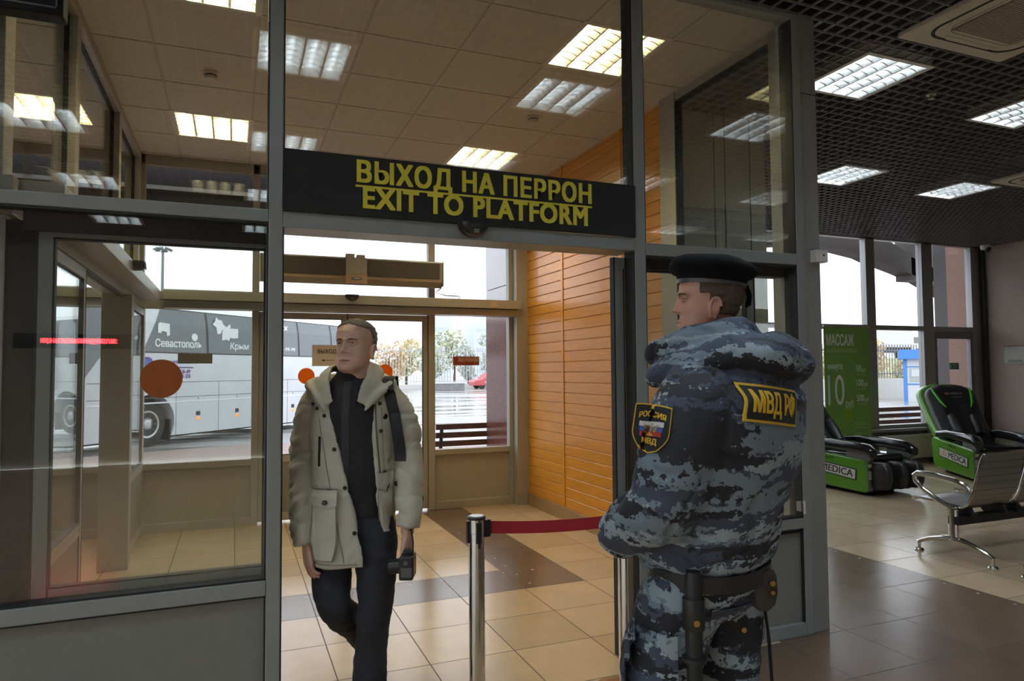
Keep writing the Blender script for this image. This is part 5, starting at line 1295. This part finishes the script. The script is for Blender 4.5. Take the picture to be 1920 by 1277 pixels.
# angles: figure's right (+x, picture left) edge lies nearer to the middle low down
secs0 = [(.655, .198, .172, .0, -.42, 1.42), (.735, .198, .170, .0, -.36, 1.22), (.80, .195, .167, .0, -.29, 1.06), (.95, .188, .162, .0, -.13, .82), (1.13, .184, .156, .0, .06, .72), (1.25, .188, .152, .0, .20, .68), (1.34, .190, .142, -.005, .36, .66), (1.41, .170, .122, -.01, .62, .70), (1.455, .125, .10, -.012, .85, .85)]
zs_ = [q[0] for q in secs0]; secs = []
for k in range(41):
    z = .655+(1.455-.655)*k/40; secs.append((z,)+tuple(ipl(zs_, [q[i] for q in secs0], z) for i in range(1, 6)))
c = coat_wall(secs, .030)
limb(c, [(.140, -.005, 1.385), (.193, -.005, 1.29), (.218, .0, 1.12), (.210, .055, .96), (.194, .095, .84), (.172, .112, .752)], [.076, .078, .070, .064, .060, .056], 30)
limb(c, [(-.145, -.005, 1.395), (-.214, -.008, 1.29), (-.250, -.02, 1.11), (-.262, .025, .96), (-.268, .055, .87), (-.266, .070, .805)], [.076, .078, .068, .064, .060, .056], 30)
# stand collar, opened and folded out, and the hood lying on the shoulders
for sgn in (1, -1):
    pts = [(sgn*.070, .128, 1.36), (sgn*.105, .105, 1.44), (sgn*.112, .045, 1.495), (sgn*.095, -.045, 1.52), (sgn*.05, -.085, 1.525), (0, -.095, 1.525)]
    p, r = cat_path(pts, [.010, .016, .017, .017, .017, .017], 6); c.tube(p, r, 14, True, 2.6, (0, 0, 1))
    pts = [(sgn*.085, .138, 1.33), (sgn*.140, .100, 1.405), (sgn*.178, .03, 1.440), (sgn*.150, -.07, 1.455), (sgn*.09, -.13, 1.46), (0, -.15, 1.46)]
    p, r = cat_path(pts, [.012, .022, .030, .034, .045, .052], 6); c.tube(p, r, 14, True, .8, (0, 0, 1))
cm = remesh(c, .0075, 5)
def parka_fold(p, n):
    x, y, z = p; arm = abs(x) > .165
    d = .007*NZ(Vector((x*7, y*7, z*6)))+.005*NZ(Vector((x*18, y*18, z*16+7)))
    if arm and z < 1.32: d += .011*NZ(Vector((x*5+9, y*8, z*24+3*NZ(Vector((x*6, y*6, z*3))))))
    elif z < 1.0: d += .004*NZ(Vector((x*16, y*10, z*9)))
    d -= .0065*math.exp(-(NZ(Vector((x*4+2, y*4, z*11+1.5*NZ(Vector((x*5, y*5, z*4))))))/.07)**2)*(1 if arm else .45)
    if not arm and abs(z-.985) < .02: d -= .007*(1-abs(z-.985)/.02)           # drawstring waist
    return d
displace(cm, parka_fold); coat = link('parka', cm, PARKA, man, smooth='all'); ctree = bvh(cm)
SNAP = mat('dark_snap', (.05, .048, .042), .35, .7); SEAM = mat('parka_seam', (.30, .285, .225), .8)
def onto(x, z, tree, y0=.8): h = tree.ray_cast(Vector((x, y0, z)), Vector((0, -1, 0))); return h[0], h[1]
def coat_disc(x, z, r=.009, name='snap', m=SNAP, tree=None, par=None):
    p, n = onto(x, z, tree or ctree)
    if p is None: return
    MB().lathe([(r*.4, .004), (r*.5, .0025), (r*.85, .005), (r, .003), (r, -.002)], n=14).xf(face_mat(p, n.orthogonal(), n.cross(n.orthogonal()))).build(name, m, par or coat, smooth=True)
for x, z in ((.095, 1.31), (.045, 1.165), (-.005, 1.0), (-.048, .807), (-.142, 1.36), (-.150, 1.24), (-.162, 1.057), (-.172, .875)): coat_disc(x, z)
for x, z in ((.158, 1.36), (.132, 1.34), (-.165, 1.40), (-.185, 1.39)): coat_disc(x, z, .008)
def seam(pts, r=.0028, name='seam', m=SEAM):
    P = []
    for x, z in pts:
        p, n = onto(x, z, ctree)
        if p is not None: P.append(p+n*.001)
    if len(P) > 1: MB().tube(P, r, 6).build(name, m, coat, smooth='all')
seam([(.120-.125*k/24, 1.30-.62*k/24) for k in range(25)]); seam([(-.150-.022*k/16, 1.34-.50*k/16) for k in range(17)])
seam([(.155-.13*k/12, .995) for k in range(13)]); seam([(-.150-.035*k/6, 1.0) for k in range(7)])
seam([(.16-.22*k/14, .674) for k in range(15)])
ck = MB(); ck.tube([(0, 0, 0), (0, .012, -.02), (0, .008, -.05)], .0035, 6)
for x, z in ((.075, .995), (-.165, 1.0)):
    p, n = onto(x, z, ctree)
    if p: MB().tube([p, p+Vector((-.012, .008, -.01)), p+Vector((-.022, .004, .004)), p+Vector((-.004, .006, -.03))], .0032, 6).build('drawcord', SNAP, coat, smooth='all')
def pocket(cx, zt, zb, w_, tilt=0):
    h = zt-zb; sh = lambda u, v: (u*w_/2*(1 if v > -.3 else 1-.28*((-.3-v)/.7)**2*abs(u)), v*h/2)
    M = face_mat((cx, 0, (zt+zb)/2), (-1, 0, tilt), (0, 0, 1)); me = drape(patch_grid(w_, h, 12, 14, sh), ctree, M, .016)
    pk2 = link('pocket', me, PARKA, coat, smooth=True)
    co = [v.co.copy() for v in me.vertices]; L = 13*15; rim = [L+j*13 for j in range(14, -1, -1)]+[L+i for i in range(1, 13)]+[L+j*13+12 for j in range(1, 15)]
    MB().tube([co[i]+Vector((0, .001, 0)) for i in rim], .0028, 6).build('stitching', SEAM, pk2, smooth='all')
    fh = .072; sh2 = lambda u, v: (u*(w_/2+.004), (v*fh/2)*(1 if v > 0 else 1-.25*abs(u)**3))
    M2 = face_mat((cx, 0, zt+.012), (-1, 0, tilt), (0, 0, 1)); link('pocket_flap', drape(patch_grid(w_, fh, 12, 8, sh2), ctree, M2, .026), PARKA, coat, smooth=True)
    p, n = onto(cx-.018, zt-.005, ctree)
    if p: MB().cyl(p+n*.024, p+n*.034, .011, n=16).build('button', SNAP, coat)
pocket(.085, .945, .695, .115); pocket(-.168, 1.01, .80, .05)
p1 = drape(patch_grid(.012, .13, 3, 12), ctree, face_mat((.115, 0, 1.155), (-1, 0, 0), (.04, 0, 1)), .002); link('zip_pocket', p1, SNAP, coat)
zz = MB(); P = []
for k in range(22):
    u = k/21; x = -.128-.040*u; z = 1.36-.56*u; p, n = onto(x, z, ctree)
    if p: P.append(p+Vector((.004, .003, 0)))
zz.tube(P, .004, 6).build('zip', mat('zip_metal', (.12, .12, .11), .4, .7), coat, smooth='all')
zp_, _ = onto(-.118, .78, ctree)
MB().box(-.006, .006, -.003, .003, -.05, 0).build('zip_pull', mat('zip_pull', (.30, .30, .28), .35, .8), coat, offset=(-.105, zp_.y+.012, .80) if zp_ else (-.1, .2, .8))
# shoulder bag strap over the figure's left shoulder, bag behind
bag = thing('shoulder_bag', 'black shoulder bag strap over the parka of the walking man', 'bag', man.location, man.rotation_euler.z)
st = MB(); SP = []
for k in range(22):
    u = k/21; z = 1.42-.32*u; x = -.178-.050*u-.010*math.sin(PI*u)
    p, n = onto(x, z, ctree)
    SP.append((p if p else Vector((x, .12, z)))+Vector((0, .004, 0)))
TOP = []
for y in (-.12, -.09, -.06, -.03, .0, .03):
    h = ctree.ray_cast(Vector((-.168, y, 2)), Vector((0, 0, -1)))
    if h[0] is not None and h[0].z > 1.3: TOP.append(h[0]+Vector((0, 0, .004)))
full = [Vector((-.17, -.175, 1.25))]+TOP+[q for q in SP if q.z < TOP[-1].z-.01]
for a, b2 in zip(full[:-1], full[1:]):
    pass
L_, R_ = [], []
for k, p in enumerate(full):
    w_ = .026; d = Vector((1, 0, 0)); L_.append(p-d*w_); R_.append(p+d*w_)
st.loft([[l+Vector((0, .0, 0)), r, r+Vector((0, .006, .001)), l+Vector((0, .006, .001))] for l, r in zip(L_, R_)])
st.build('strap', mat('black_webbing', (.016, .016, .017), .7, bump=.4, bump_scale=260), bag, smooth=True)
bg = MB(); bg.box(-.17, .12, -.36, -.21, .90, 1.22); bg.build('bag_body', mat('bag_black', (.02, .02, .022), .6), bag, bevel=.03, seg=3)
# the compact camera in the figure's left hand
cam_t = thing('photo_camera', 'black photo camera hanging from the hand of the walking man', 'camera', man.location, man.rotation_euler.z)
cb = MB(); cb.box(-.305, -.245, .10, .205, .615, .715); cb.build('camera_body', mat('camera_black', (.018, .018, .019), .4), cam_t, bevel=.008, seg=3)
MB().box(-.295, -.255, .12, .165, .715, .73).build('hot_shoe', MATS['camera_black'], cam_t, bevel=.004)
MB().cyl((-.245, .15, .665), (-.195, .15, .66), .032, n=24).build('lens', MATS['camera_black'], cam_t, bevel=.003)
MB().box(-.307, -.304, .115, .19, .63, .70).build('screen', mat('camera_screen', (.05, .05, .055), .15), cam_t)
kb = MB(); 
MB().cyl((-.275, .206, .69), (-.275, .209, .69), .010, n=14).build('dial', mat('camera_dial', (.10, .10, .10), .4), cam_t); MB().box(-.30, -.255, .205, .207, .63, .67).build('key_panel', MATS['camera_dial'], cam_t)
MB().tube([(-.300, .17, .71), (-.298, .15, .765), (-.285, .11, .81), (-.27, .09, .80)], [.004]*4, 6).build('wrist_strap', MATS['black_webbing'], cam_t, smooth='all')
# =================================================================== the officer in blue camouflage
def camo(name, sc=(1.75, 1.75, 9.6), rot=(0, 0, 0)):
    m = mat(name, (.1, .1, .1), .75); nt = m.node_tree; b = nt.nodes['Principled BSDF']
    tc = nt.nodes.new('ShaderNodeTexCoord'); mp = nt.nodes.new('ShaderNodeMapping'); mp.inputs['Scale'].default_value = sc; mp.inputs['Rotation'].default_value = rot
    nt.links.new(tc.outputs['Object'], mp.inputs[0])
    wr = nt.nodes.new('ShaderNodeTexNoise'); wr.inputs['Scale'].default_value = 1.5; wr.inputs['Detail'].default_value = 2; nt.links.new(tc.outputs['Object'], wr.inputs['Vector'])
    fn = nt.nodes.new('ShaderNodeTexNoise'); fn.inputs['Scale'].default_value = 34; fn.inputs['Detail'].default_value = 3; nt.links.new(tc.outputs['Object'], fn.inputs['Vector'])
    def mixv(a, fac_node, amt):
        s = nt.nodes.new('ShaderNodeVectorMath'); s.operation = 'MULTIPLY_ADD'; s.inputs[1].default_value = amt; nt.links.new(fac_node.outputs['Color'], s.inputs[0]); nt.links.new(a, s.inputs[2]); return s.outputs[0]
    v = mixv(mp.outputs[0], wr, (1.0, 1.0, 2.4)); v = mixv(v, fn, (.50, .50, .16))
    def layer(off, lo, hi, detail=3.5):
        a = nt.nodes.new('ShaderNodeVectorMath'); a.operation = 'ADD'; a.inputs[1].default_value = off; nt.links.new(v, a.inputs[0])
        n = nt.nodes.new('ShaderNodeTexNoise'); n.inputs['Scale'].default_value = 1.55; n.inputs['Detail'].default_value = detail; n.inputs['Roughness'].default_value = .55; nt.links.new(a.outputs[0], n.inputs['Vector'])
        r = nt.nodes.new('ShaderNodeMath'); r.operation = 'GREATER_THAN'; r.inputs[1].default_value = lo; nt.links.new(n.outputs['Fac'], r.inputs[0]); return r.outputs[0]
    col = None
    def over(base, fac, c):
        x = nt.nodes.new('ShaderNodeMix'); x.data_type = 'RGBA'; nt.links.new(fac, x.inputs[0])
        if isinstance(base, tuple): x.inputs[6].default_value = (*base, 1)
        else: nt.links.new(base, x.inputs[6])
        x.inputs[7].default_value = (*c, 1); return x.outputs[2]
    col = over((.046, .057, .088), layer((0, 0, 0), .53, 0), (.16, .21, .25))       # navy ground, grey blue
    col = over(col, layer((5, 3, 1.7), .555, 0), (.27, .335, .365))                     # pale grey
    col = over(col, layer((9, 1, 6.3), .525, 0), (.012, .013, .018))                    # black strokes
    nt.links.new(col, b.inputs['Base Color'])
    bp = nt.nodes.new('ShaderNodeBump'); bp.inputs['Strength'].default_value = .25; bp.inputs['Distance'].default_value = .004
    n2 = nt.nodes.new('ShaderNodeTexNoise'); n2.inputs['Scale'].default_value = 60; nt.links.new(tc.outputs['Object'], n2.inputs['Vector']); nt.links.new(n2.outputs['Fac'], bp.inputs['Height']); nt.links.new(bp.outputs[0], b.inputs['Normal'])
    return m
CAMO = camo('blue_camouflage'); CAMO2 = camo('blue_camouflage_trousers', (1.8, 1.8, 8.2), (.1, .15, 0))
OTH = 24.0
off = thing('person', 'police officer in blue camouflage and black beret, seen from behind', 'person', (1.403, 1.753, 0), math.radians(OTH))
_c, _s = math.cos(math.radians(OTH)), math.sin(math.radians(OTH))
CR, CF = Vector((_c*.9277-_s*.3733, -_s*.9277-_c*.3733, 0)), Vector((_c*.3733+_s*.9277, -_s*.3733+_c*.9277, 0))        # the viewing directions in the figure's own frame
Oh = Matrix.Translation((.0, .045, 1.590)) @ Matrix.Rotation(math.radians(34), 4, 'Z') @ Matrix.Rotation(math.radians(3), 4, 'X') @ Matrix.Scale(1.03, 4)
EYE = Matrix.Rotation(-math.radians(OTH), 4, 'Z') @ (Vector((0, 0, 1.5))-Vector((1.403, 1.753, 0)))
SKIN2 = skin_mat('skin_ruddy', (.52, .27, .19))
b = MB(); merge(b, head_mb(), Oh)
b.loft([sring(0, .04, .86, .15, .11), sring(0, .03, 1.0, .155, .11), sring(0, 0, 1.2, .16, .115), sring(0, -.02, 1.40, .19, .12), sring(0, -.02, 1.49, .17, .10), sring(0, 0, 1.54, .09, .08), sring(0, .015, 1.60, .06, .06)])
for q in (1, -1):
    limb(b, [(q*.17, -.02, 1.48), (q*.245, -.02, 1.33), (q*.285, .03, 1.14), (q*.22, .20, 1.04), (q*.115, .30, .985)], [.06, .055, .047, .04, .03])
    limb(b, [(q*.09, .05, .92), (q*.115, .09, .70), (q*.125, .10, .48), (q*.13, .07, .28), (q*.13, .06, .09)], [.09, .08, .06, .055, .04])
merge(b, hand_mb(-1, (.55, .6, .65, .7), .03, .5), axes_mat((.115, .305, .985), (-1, .35, -.25), (.2, -.9, .3)))
merge(b, hand_mb(1, (.55, .6, .65, .7), .03, .5), axes_mat((-.125, .30, .975), (.75, .35, -.55), (.3, -.85, .3)))
obody = link('body', remesh(b, .0036, 1), SKIN2, off, smooth='all')
eyes(off, Oh, SKIN2, MATS['iris_grey'])
shell_of_head(Oh, lambda t, a: (t > .34 if math.sin(a) < -.25 else t > (.46 if math.sin(a) < .05 else (.60 if math.sin(a) < .35 else .80))) and t < .86, .0040, jitter=.0004).build('hair', mat('cropped_brown_hair', (.075, .048, .030), .85, noise_amt=.35, noise_scale=170), off, smooth='all')
# trousers
j = MB(); j.loft([sring(0, .045, 1.0, .168, .135), sring(0, .05, .90, .195, .15), sring(0, .06, .82, .20, .155), sring(0, .065, .76, .15, .11)])
limb(j, [(-.095, .055, .90), (-.125, .10, .76), (-.145, .14, .60), (-.150, .15, .46), (-.145, .11, .30), (-.14, .08, .14)], [.10, .122, .122, .105, .098, .092], 28)
limb(j, [(.095, .055, .90), (.110, .06, .76), (.115, .06, .60), (.12, .06, .46), (.125, .05, .30), (.13, .05, .14)], [.10, .118, .110, .098, .092, .090], 28)
jm = remesh(j, .008, 4); displace(jm, lambda p, n: .009*NZ(Vector((p[0]*8, p[1]*8, p[2]*11)))+.005*NZ(Vector((p[0]*20+3, p[1]*20, p[2]*30))))
trs = link('trousers', jm, CAMO2, off, smooth='all'); ttree = bvh(jm)
for q, dy in ((1, .055), (-1, .085)): shoe(off, (q*.135, dy+.03, 0), (q*.15, 1, 0), m=BLACK)
# padded jacket: body, sleeves, hood
c = MB()
c.loft([sring(0, .075, .872, .170, .145), sring(0, .07, .892, .205, .172), sring(0, .06, .94, .228, .190), sring(0, .04, 1.02, .240, .192), sring(.0, .01, 1.16, .262, .196, p=2.6), sring(.0, -.02, 1.30, .272, .194, p=2.9), sring(0, -.04, 1.42, .262, .178, p=2.8), sring(0, -.04, 1.48, .215, .150), sring(0, -.025, 1.525, .15, .13), sring(0, .0, 1.56, .115, .118), sring(0, .01, 1.585, .10, .105)])
limb(c, [(.170, -.035, 1.46), (.258, -.03, 1.36), (.300, .0, 1.22), (.300, .045, 1.11), (.255, .17, 1.045), (.17, .27, 1.005), (.125, .30, .99)], [.105, .112, .108, .104, .090, .078, .062], 30)
limb(c, [(-.165, -.035, 1.46), (-.245, -.03, 1.36), (-.278, .0, 1.22), (-.283, .045, 1.11), (-.240, .155, 1.04), (-.18, .25, .995), (-.140, .28, .985)], [.105, .110, .104, .100, .090, .078, .062], 30)
# hood bag behind the neck and the high collar round the chin
c.ball((.0, -.150, 1.535), .165, .105, .080, 28, 18); c.ball((.06, -.165, 1.515), .105, .095, .075, 24, 14); c.ball((-.09, -.10, 1.54), .11, .09, .065, 24, 14)
for sgn in (1, -1):
    p, r = cat_path([(0, -.085, 1.600), (sgn*.09, -.06, 1.595), (sgn*.128, .02, 1.580), (sgn*.118, .10, 1.565), (sgn*.090, .17, 1.550), (sgn*.045, .215, 1.535)], [.036, .036, .034, .032, .028, .018], 6); c.tube(p, r, 16, True, 1.5, (0, 0, 1))
    p, r = cat_path([(sgn*.06, -.12, 1.555), (sgn*.14, -.05, 1.535), (sgn*.160, .04, 1.51), (sgn*.135, .13, 1.49), (sgn*.08, .185, 1.47)], [.07, .065, .055, .045, .035], 6); c.tube(p, r, 16, True, .9, (0, 0, 1))
cm = remesh(c, .0080, 5)
def jacket_fold(p, n):
    x, y, z = p; arm = abs(x) > .235 or y > .22
    d = .010*NZ(Vector((x*6, y*6, z*5)))+.006*NZ(Vector((x*14, y*14, z*12+7)))
    if arm and z < 1.42: d += .012*NZ(Vector((x*5+9, y*7, z*19+2*NZ(Vector((x*6, y*6, z*3))))))
    if not arm and z < 1.05: d += .008*NZ(Vector((x*14, y*14, z*6)))*(1.05-z)/.2
    flat = min(1, max(0, (Vector((x+.02, y+.21, z-1.385)).length-.19)/.06))*min(1, max(0, (Vector((x+.33, y+.05, z-1.325)).length-.09)/.05))
    d *= .35+.65*flat
    d -= .013*flat*math.exp(-(NZ(Vector((x*3.5+2, y*3.5, z*8+1.5*NZ(Vector((x*5, y*5, z*4))))))/.06)**2)*(1 if arm else .8)
    if z > 1.48: d += .006*NZ(Vector((x*16, y*16, z*20)))
    for zz in (1.30,): 
        if not arm: d -= .004*math.exp(-((z-zz)/.006)**2)
    return d
displace(cm, jacket_fold); jac = link('jacket', cm, CAMO, off, smooth='all'); jt = bvh(cm)
ARMH = MB()
for q in (-1, 1):
    pass
# patches
def view_mat(u, z, nrm=None, roll=0.0, sc=1.0):
    """plane facing the given outward direction, centred where the figure shows (u, z)"""
    o = CR*u+Vector((0, 0, z)); h = jt.ray_cast(EYE, (o-EYE).normalized())
    p = h[0] if h[0] is not None else o
    n = Vector(nrm).normalized() if nrm else -CF
    r = Vector((0, 0, 1)).cross(n).normalized(); up = n.cross(r)
    R = Matrix.Rotation(roll, 4, n); r = R @ r; up = R @ up
    M = Matrix((r, up, n)).transposed().to_4x4(); M.translation = p; return M
YEL = mat('patch_yellow', (.72, .44, .03), .6); PBL = mat('patch_black', (.012, .012, .014), .8)
MB1 = view_mat(.168, 1.388, (-.10, -1, 0), -.12)
bpch = link('back_patch', drape(patch_grid(.235, .106, 16, 8), jt, MB1, .008), YEL, jac, smooth=True)
link('patch_field', drape(patch_grid(.221, .092, 16, 8, z=.0018), jt, MB1, .008), PBL, bpch, smooth=True)
link('lettering', drape(dense_text('МВД РФ', .082, .192, .0022), jt, MB1, .0118), YEL, bpch)
M2 = view_mat(-.222, 1.322, (-.80, -.62, .06), -.16)
shp = lambda g: (lambda u, v: (u*g*.045*(1.0 if v > -.25 else 1-.55*((-.25-v)/.75)**1.6), v*g*.058-(.008*g*(1-abs(u))*(max(0, -v-.5)*2))+.004*g*(1-u*u)*(1 if v > .9 else 0)))
spch = link('sleeve_patch', drape(patch_grid(1, 1, 14, 14, shp(1.06)), jt, M2, .006), YEL, jac, smooth=True)
link('patch_field', drape(patch_grid(1, 1, 14, 14, shp(1.0), z=.0015), jt, M2, .006), PBL, spch, smooth=True)
def arc_text(txt, size, width, rise):
    me = dense_text(txt, size, width, .0007, cut=.008)
    for v in me.vertices: v.co.y += rise*(1-(v.co.x/(width/2))**2)
    return me
def shift_me(me, dx, dy): me.transform(Matrix.Translation((dx, dy, 0))); return me
link('lettering', drape(shift_me(arc_text('РОССИЯ', .021, .068, .007), 0, .030), jt, M2, .0092), YEL, spch)
link('lettering', drape(shift_me(dense_text('МВД', .021, .036, .0007, cut=.008), 0, -.037), jt, M2, .0092), YEL, spch)
for k, (nm, cc) in enumerate((('flag_white', (.62, .62, .62)), ('flag_blue', (.05, .10, .36)), ('flag_red', (.40, .03, .03)))):
    w_ = .062-.004*k
    link('flag_stripe', drape(patch_grid(1, 1, 8, 4, lambda u, v, w_=w_, k=k: (u*w_/2, .0105-.0135*k+v*.0068+.002*math.sin(u*2)), z=.003), jt, M2, .006), mat(nm, cc, .7), spch, smooth=True)
eg = MB()                                               # small gold emblem: wings, body, tail
def tri(a, b2, c2): eg.add([(*a, .0008), (*b2, .0008), (*c2, .0008), (*a, 0), (*b2, 0), (*c2, 0)], [(0, 1, 2), (5, 4, 3), (0, 3, 4, 1), (1, 4, 5, 2), (2, 5, 3, 0)])
for q in (-1, 1):
    for k in range(4): tri((q*.003, .004-.003*k), (q*(.020-.002*k), .014-.006*k), (q*(.017-.002*k), .009-.006*k))
    tri((0, -.010), (q*.009, -.018), (0, -.020)); tri((q*.002, .008), (q*.007, .015), (q*.001, .014))
tri((-.005, .006), (.005, .006), (0, -.014))
link('emblem', drape(shift_me(eg.mesh('emblem'), 0, -.002), jt, M2, .0105), mat('emblem_gold', (.55, .36, .04), .5), spch)
# beret with leather band and ribbons
def bring(z, rx, ry, cx=0, cy=0, tx=0, ty=0): return [tuple(Oh @ Vector(p)) for p in sring(cx, cy, z, rx, ry, 48, 2.1, tx=tx, ty=ty)]
Bz = .172
rings = [bring(Bz, .0845, .1015, 0, -.008, 0, .06), bring(Bz+.022, .0865, .1035, 0, -.008, 0, .06), bring(Bz+.030, .100, .118, .006, -.010, -.05, .06), bring(Bz+.042, .116, .134, .012, -.012, -.10, .07), bring(Bz+.056, .116, .134, .012, -.014, -.08, .08), bring(Bz+.074, .098, .116, .006, -.010, -.02, .08), bring(Bz+.087, .066, .080, 0, -.005, 0, .06), bring(Bz+.092, .02, .03, 0, 0, 0, .05)]
bm_ = MB().loft(rings); brm = remesh(bm_, .0055, 4); displace(brm, lambda p, n: .004*NZ(Vector((p[0]*14, p[1]*14, p[2]*14))))
ber = link('beret', brm, mat('black_felt', (.007, .007, .008), .95, spec=.15, bump=.3, bump_scale=400), off, smooth='all')
bd = MB(); A, B_ = bring(Bz-.003, .0862, .1032, 0, -.008, 0, .06), bring(Bz+.009, .0872, .1042, 0, -.008, 0, .06); A2, B2 = bring(Bz-.003, .082, .099, 0, -.008, 0, .06), bring(Bz+.009, .083, .100, 0, -.008, 0, .06)
bd.loft([[a, b2, c2, d2] for a, b2, c2, d2 in zip(A, B_, B2, A2)]+[[A[0], B_[0], B2[0], A2[0]]]); bd.build('beret_band', mat('band_leather', (.05, .048, .045), .4), ber, smooth=True)
for dx in (-.012, .012): MB().tube([Oh @ Vector((dx, -.112, Bz)), Oh @ Vector((dx*1.6, -.122, Bz-.03)), Oh @ Vector((dx*2.2, -.118, Bz-.062))], .005, 6, True, .5).build('ribbon', MATS['black_felt'], ber, smooth='all')
# belt and what hangs from it
bl2 = MB(); n = 48; O = sring(0, .052, .885, .210, .172, n, 2.2); 
bl2.loft([[(x, y, .862), (x, y, .910), (x*.96, y*.96+.002, .910), (x*.96, y*.96+.002, .862)] for x, y, z in O+[O[0]]]); bl2.build('belt', mat('belt_leather', (.014, .013, .012), .5), off, smooth=True)
def seen(u, z, tree):
    for k in range(12):
        h = tree.ray_cast(EYE, (CR*(u*(1-.06*k))+Vector((0, 0, z))-EYE).normalized())
        if h[0] is not None: return h[0]
BRASS = mat('brass_stud', (.42, .26, .08), .35, .9); RUBB = mat('baton_rubber', (.014, .014, .014), .5)
p0 = seen(-.105, .80, ttree)-CF*.028
bt_ = thing('baton', 'black rubber baton hanging from the belt of the officer', 'baton', off.location, off.rotation_euler.z)
MB().tube([p0+Vector((0, 0, .085)), p0+Vector((0, 0, .06)), p0+Vector((0, 0, -.15))], [.020, .025, .024], 18).build('handle', RUBB, bt_, smooth=True)
MB().lathe([(.026, 0), (.034, .004), (.034, .016), (.026, .02)], tuple(p0+Vector((0, 0, -.168)))).build('guard', RUBB, bt_, smooth=True)
MB().tube([p0+Vector((0, 0, -.165)), p0+Vector((.0, .0, -.50)), p0+Vector((0, 0, -.53))], [.022, .022, .014], 18).build('shaft', RUBB, bt_, smooth=True)
lp = MB(); lp.lathe([(.030, 0), (.031, .002), (.031, .085), (.030, .087)], tuple(p0+Vector((0, 0, -.075)))); lp.build('belt_loop', MATS['belt_leather'], bt_, smooth=True)
q0 = p0+Vector((0, 0, -.05))-CF*.029; MB().cyl(q0+CF*.004, q0-CF*.005, .009, n=16).build('stud', BRASS, bt_)
MB().tube([p0+Vector((0, 0, -.01)), p0+Vector((0, 0, .07))+CF*.012], .014, 8, True, .5).build('hanger', MATS['belt_leather'], bt_)
pp = seen(.108, .825, ttree)
ph = thing('pouch', 'dark leather pouch with brass studs on the belt of the officer', 'pouch', off.location, off.rotation_euler.z)
Mp = axes_mat(pp-CF*.022, CR, -CF); pq = MB(); R = []
for z, w_, d_ in ((.065, .034, .020), (.05, .042, .026), (.0, .044, .028), (-.035, .036, .024), (-.052, .018, .014)): R.append([tuple(Mp @ Vector((w_*math.cos(a), -z if False else z*1.0, d_*math.sin(a)))) for a in [2*PI*k/20 for k in range(20)]])
pq.loft(R); pq.build('pouch_body', mat('pouch_leather', (.030, .022, .016), .45), ph, smooth=True)
for dz, r in ((.035, .008), (.008, .006)): o_ = Mp @ Vector((.018, dz, .028)); MB().cyl(o_, o_-CF*.008, r, n=14).build('stud', BRASS, ph)
for u, z in ((.055, .705),):
    q1 = seen(u, z, ttree); MB().cyl(q1+CF*.002, q1-CF*.006, .008, n=14).build('pocket_button', BRASS, trs)
pf = drape(patch_grid(.135, .075, 10, 6, lambda u, v: (u*.0675, v*.0375*(1 if v > 0 else 1-.2*abs(u)))), ttree, Matrix.Translation(seen(.015, .745, ttree)) @ face_mat((0, 0, 0), CR, (0, 0, 1)), .010); link('pocket_flap', pf, CAMO2, trs, smooth=True)
pc = drape(patch_grid(.15, .20, 10, 10), ttree, Matrix.Translation(seen(-.235, .60, ttree)) @ face_mat((0, 0, 0), CR, (-.35, .25, 1)), .014); link('cargo_pocket', pc, CAMO2, trs, smooth=True)
s0 = seen(.152, .78, ttree); strap = thing('hanging_strap', 'thin black strap dangling from the belt right of the officer', 'strap', off.location, off.rotation_euler.z)
MB().tube([s0-CF*.012, s0+CR*.012-CF*.012+Vector((0, 0, -.10)), s0+CR*.022-CF*.01+Vector((0, 0, -.28)), s0+CR*.030-CF*.01+Vector((0, 0, -.50))], .0125, 8, True, .3, tuple(CR)).build('webbing', MATS['black_webbing'], strap, smooth=True)
ck2 = MB(); cp = seen(.115, .735, ttree)
if cp: MB().tube([cp-CF*.012, cp-CF*.018+Vector((.004, 0, -.03)), cp-CF*.012+Vector((-.006, 0, -.055))], .004, 6).build('key_chain', mat('chain_steel', (.25, .25, .25), .4, .9), ph)
